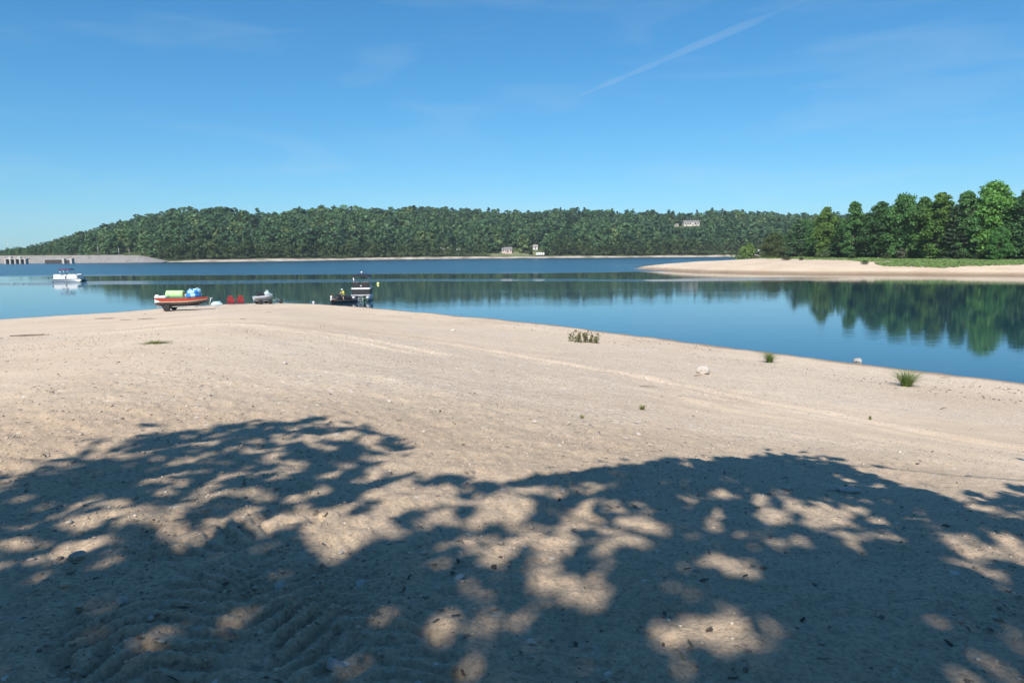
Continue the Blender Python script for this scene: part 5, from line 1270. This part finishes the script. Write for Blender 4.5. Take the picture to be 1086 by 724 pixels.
# ------------------------------------------------------------------ dam at the end of the lake
P_DKC2 = rock_mat('weathered_concrete', (.20, .19, .17), (.33, .31, .29))
def dam():
    def shp(px, d): p = at_dist(px, 1.0); return np.array([p[0]/p[1]*d, d])
    A, B = shp(-260, 415), shp(171, 434); dm = thing('dam', 'long grey stone faced dam closing the lake at the foot of the hill', 'dam', (A[0], A[1], 0))
    ax = B-A; ln = np.hypot(*ax); ax = ax/ln; nx_ = np.array([-ax[1], ax[0]])
    prof = [(-2, -1.5), (0, 0), (3, 1.3), (6.5, 2.8), (10, 4.2), (11, 4.5), (16, 4.5), (22, 2.0), (30, -1)]
    rows = []; m_ = 220
    for i in range(m_):
        s = ln*i/(m_-1); row = []
        for k, (u, z) in enumerate(prof):
            jz = 0 if k in (0, 8) else float(vnoise(s*.6, u*.8, 7))*(1.1 if k < 5 else .15); row.append(np.append(A + ax*s + nx_*u, (z+jz)*(1-float(sstep(.90, 1.0, i/(m_-1)))*.8)) - np.array([A[0], A[1], 0]))
        rows.append(row)
    q = MB()
    m0 = len(prof); vv = [p for r_ in rows for p in r_]
    q.add(vv, [(i*m0+k, (i+1)*m0+k, (i+1)*m0+k+1, i*m0+k+1) for i in range(m_-1) for k in range(m0-1)])
    q.build('stone_facing', rock_mat('riprap', (.12, .11, .10), (.34, .315, .29)), dm)
    q = MB(); mid = (A+B)/2 - A + nx_*11.6; ang = math.atan2(ax[1], ax[0]); q.box((mid[0]-ax[0]*ln*.05, mid[1]-ax[1]*ln*.05, 4.6), (ln*.86, .35, .4), rot=Euler((0, 0, ang))); q.build('parapet', P_DKC2, dm)
    # gatehouse with piers
    g = shp(16.5, 413); gh = thing('spillway_gatehouse', 'pale concrete spillway gatehouse with piers at the end of the dam', 'gatehouse', (g[0], g[1], 0), ang)
    for k in range(5):
        q = MB(); q.box((-5.6+2.8*k, 0, 1.2), (.9, 3.0, 3.2), bev=.1); q.build('pier', P_CONC, gh)
    for k in range(4):
        q = MB(); q.box((-4.2+2.8*k, .6, 1.0), (1.9, .3, 2.6)); q.build('gate', P_DKCONC, gh)
    q = MB(); q.box((0, .3, 2.95), (13.4, 3.6, .4), bev=.05); q.build('bridge_deck', P_CONC, gh)
    for x, h in ((-3.5, 1.0), (1.8, .8)):
        q = MB(); q.box((x, .3, 3.15+h/2), (1.8, 2.0, h)); q.add([(x-1.1, -.9, 3.15+h), (x+1.1, -.9, 3.15+h), (x+1.1, 1.5, 3.15+h), (x-1.1, 1.5, 3.15+h), (x, .3, 3.75+h), (x+.02, .3, 3.75+h)], [(0, 1, 5, 4), (2, 3, 4, 5), (0, 4, 3), (1, 2, 5), (0, 3, 2, 1)]); q.build('hoist_house', P_CONC, gh)
    # intake
    g = shp(62, 412.5); it = thing('intake_structure', 'dark intake bulkhead with two white piers set in the dam face', 'intake', (g[0], g[1], 0), ang)
    q = MB(); q.box((-3.2, 1.5, 1.1), (10.4, 2.6, 2.4)); q.build('bulkhead', P_DKCONC, it)
    for x in (2.6, 7.0):
        q = MB(); q.box((x, .6, 1.35), (1.3, 3, 3.4), bev=.08); q.build('pier', P_CONC, it)
    q = MB(); q.box((4.8, 1.5, 1.0), (3.0, 2.4, 2.0)); q.build('gate', P_DKCONC, it)
    q = MB(); q.box((-1.0, 1.5, 2.45), (15, 2.8, .3)); q.build('deck', P_CONC, it)
    for k, (px, h, lab) in enumerate(((104, 6.5, 'lamp pole on the dam crest, the first of three past the intake'), (126, 5.5, 'lamp pole on the dam crest, the middle of three'), (137, 4.5, 'short lamp pole on the dam crest, the one closest to the wooded hill'))):
        g = shp(px, 428.5); lp = thing('lamp_post', lab, 'lamp post', (g[0], g[1], 4.4), 0, 'lamp posts on the dam')
        q = MB(); q.tube([(0, 0, 0), (0, 0, h)], [.16, .10], 8); q.build('pole', P_CONC, lp); q = MB(); q.box((0, -.5, h), (.3, 1.2, .16)); q.build('lamp_head', P_STEEL, lp)
    g = shp(9, 620); ms = thing('radio_mast', 'thin radio mast rising above the low trees past the gatehouse', 'mast', (g[0], g[1], 1))
    q = MB(); q.tube([(0, 0, 0), (0, 0, 19)], [.22, .10], 6)
    for z in range(2, 19, 2): q.box((0, 0, z), (.7, .08, .08))
    q.build('lattice_pole', P_STEEL, ms); q = MB(); q.tube([(0, 0, 19), (0, 0, 20.5)], .05, 6); q.build('antenna', P_WHITE, ms)
dam()

# ------------------------------------------------------------------ houses across the lake
def house(name, label, P, rz, w, d, h, rh, wall_m, roof_m, wins, cat='house', chimney=True, hip=False):
    root = thing(name, label, cat, P, rz)
    q = MB(); q.box((0, 0, h/2-.5), (w, d, h+1)); 
    if not hip:
        for s in (-1, 1): q.add([(s*w/2, -d/2, h), (s*w/2, d/2, h), (s*w/2, 0, h+rh*.97)], [(0, 1, 2)])
    q.build('wall', wall_m, root)
    o = .4; ins = w*.22 if hip else 0; q = MB(); a = [(-w/2-o, -d/2-o, h-.05), (w/2+o, -d/2-o, h-.05), (w/2+o, d/2+o, h-.05), (-w/2-o, d/2+o, h-.05), (-w/2-o+ins, 0, h+rh), (w/2+o-ins, 0, h+rh)]
    up = [(x, y, z+.15) for x, y, z in a]; q.add(a+up, [(0, 1, 5, 4), (2, 3, 4, 5), (6, 10, 11, 7), (8, 11, 10, 9), (0, 6, 7, 1), (2, 8, 9, 3), (1, 7, 11, 5), (5, 11, 8, 2), (0, 4, 10, 6), (3, 9, 10, 4)]); rf = q.build('roof', roof_m, root)
    if chimney: q = MB(); q.box((w*.2, d*.12, h+rh*.9), (.8, .8, 1.8)); q.build('chimney', P_DKCONC, rf)
    for x, z, ww, hh in wins:
        q = MB(); q.box((x, -d/2-.02, z), (ww+.25, .12, hh+.25)); f = q.build('window', P_WHITE, root); q = MB(); q.box((x, -d/2-.075, z), (ww, .06, hh)); q.build('pane', P_GLASS, f)
    q = MB(); q.box((w*.08, -d/2-.05, 1.05), (1.0, .12, 2.1)); q.build('door', P_DKCONC, root); return root
P_CREAM = paint('cream_siding', (.50, .46, .41), .8, 0, .08, 1.0); P_PINK = paint('pinkish_siding', (.50, .38, .35), .8, 0, .08, 1.0); P_SHING = paint('grey_shingles', (.20, .19, .19), .9, 0, .25, 2.0); P_TANR = paint('weathered_roof', (.30, .26, .23), .9, 0, .2, 2.0)
house('house', 'long cream house with grey roof standing in a clearing high on the wooded hill', HOUSE, 0, 19, 9, 4.6, 2.2, P_CREAM, P_SHING, [(-7.5, 2.9, 1.8, 1.8), (-4.6, 2.9, 1.8, 1.8), (-1.8, 2.9, 1.8, 1.8), (4.5, 2.9, 2.4, 2), (7.6, 2.9, 1.6, 1.8), (-6, .8, 1.6, 1.1), (5.5, .8, 1.6, 1.1)])
sh2 = HOUSE + np.array([-19, -4, -.8]); house('shed', 'small pale shed beside the long cream house on the hill', sh2, 0, 5, 4, 2.2, 1.2, P_CREAM, P_TANR, [(-1.4, 1.3, .9, .8)], 'shed', False)
def far_pt(px, e):
    ds = np.interp(px, KX, DS_K); y = ds+e; x = (px-W0/2)/F*math.cos(PITCH)*y; z, _ = terrain(np.array([x]), np.array([y])); return np.array([x, y, float(z[0])])
house('cottage', 'pinkish white cottage on the mown bank at the edge of the far woods', far_pt(538, 29), R(4), 8.5, 6, 2.8, 1.6, P_PINK, P_SHING, [(-3, 1.7, 1.3, 1.2), (3.2, 1.7, 1.3, 1.2), (-1, 1.7, 1.0, 1.2)])
house('cabin', 'small white cabin half hidden by trees past the cottage', far_pt(568.5, 38), R(-5), 3.8, 4, 2.4, 1.3, P_WHITE, P_TANR, [(-1.1, 1.4, .8, .8)], 'cabin', False)
def camper(px, e, label, rz=0.0, L_=6.0, group='campers under the shore trees'):
    root = thing('camper_trailer', label, 'camper', far_pt(px, e), rz, group)
    q = MB(); q.box((0, 0, 1.55), (L_, 2.0, 1.9), bev=.25); q.build('body', P_WHITE, root)
    for x in (-L_*.28, L_*.25): q = MB(); q.box((x, -.85, 1.8), (.9, .35, .6)); q.build('window', P_GLASS, root)
    q = MB(); q.box((L_*.02, -.99, 1.4), (.65, .06, 1.5)); q.build('door', P_GREYV, root)
    for x in (-.5, .5): q = MB(); q.lathe([(.1, -.1), (.36, -.1), (.36, .1), (.1, .1)], (x, -1.0, .36), 12, rot=Matrix.Rotation(math.pi/2, 3, 'X')); q.build('wheel', P_RUB, root)
    return root
for px, e, lab in ((470, 36, 'white camper under the shore trees, first of the row from the round hill'), (478, 40, 'white camper under the shore trees, second of the row from the round hill'), (487, 35, 'white camper under the shore trees, in the middle of the row'), (496, 42, 'white camper under the shore trees, next to last before the cottage lawn'), (506, 38, 'white camper under the shore trees, last before the cottage lawn')):
    camper(px, e, lab, rng.uniform(-.2, .2), rng.uniform(3.2, 4.4))
camper(573.5, 16, 'long pale camper parked at the edge of the sand past the cottage', 0, 7, 'camper past the cottage')
camper(808, 26, 'pale camper glimpsed behind the sandbar between sapling and greyish round tree', 0, 6, 'camper behind the sandbar')
for px, e, H_, ws, colr, kd, lab in ((550.5, 36, 9, 1.0, (.035, .06, .035), 'pine', 'dark spruce standing just beside the pinkish cottage'), (556, 42, 11, 1.0, (.03, .058, .03), 'pine', 'second dark spruce a little behind the one beside the cottage'), (563.5, 22, 4.5, 1.4, (.05, .085, .03), 'broad', 'small round tree on the lawn before the white cabin'), (580, 20, 5, 1.6, (.045, .075, .03), 'broad', 'low spreading tree beside the long pale camper')):
    place_tree(kd, 0, far_pt(px, e)-np.array([0, 0, .2]), H_, ws, colr, 'spruce' if kd == 'pine' else 'broadleaf_tree', lab)

# ------------------------------------------------------------------ contrail high in the sky
def contrail():
    a = ray(850, 1); b = ray(585, 114); hgt = 2600.0
    A = a*(hgt/a[2]); B = b*(hgt/b[2]); q = MB(); pts = []; rad = []
    for k in range(40):
        u = k/39; p = A*(1-u)+B*u; p = p + np.array([0, 0, 12*float(fbm(u*9, 3.3, 2, 5))]); pts.append(p); rad.append((95 + 80*float(fbm(u*7, 1.7, 3, 8)))*(1-.55*u)*min(1, .25+4*u)*min(1, .05+3*(1-u)))
    q.tube(pts, rad, 18, sq=.35)
    m, t, n, l = nt('contrail_ice'); v = N(t, 'ShaderNodeVolumePrincipled'); v.inputs['Color'].default_value = (1, 1, 1, 1); v.inputs['Density'].default_value = .00065
    o = N(t, 'ShaderNodeOutputMaterial'); l.new(v.outputs[0], o.inputs['Volume'])
    ob = q.build('contrail', m); bm = bmesh.new(); bm.from_mesh(ob.data); bmesh.ops.recalc_face_normals(bm, faces=bm.faces[:]); bm.to_mesh(ob.data); bm.free(); ob['kind'] = 'stuff'; ob['label'] = 'faint white contrail slanting across the blue sky'; ob['category'] = 'contrail'
contrail()
#@@OBJ1
# ------------------------------------------------------------------ air
def haze():
    m, t, n, l = nt('haze_air')
    v = N(t, 'ShaderNodeVolumePrincipled'); v.inputs['Color'].default_value = (0.80, 0.88, 1.0, 1); v.inputs['Density'].default_value = 0.0001; v.inputs['Anisotropy'].default_value = 0.0
    o = N(t, 'ShaderNodeOutputMaterial'); l.new(v.outputs[0], o.inputs['Volume'])
    mb = MB(); mb.box((0, 950, 66), (4800, 2900, 142)); ob = mb.build('haze', m); ob['kind'] = 'stuff'; ob['label'] = 'thin bluish summer haze over lake and hills'; ob['category'] = 'haze'
haze()
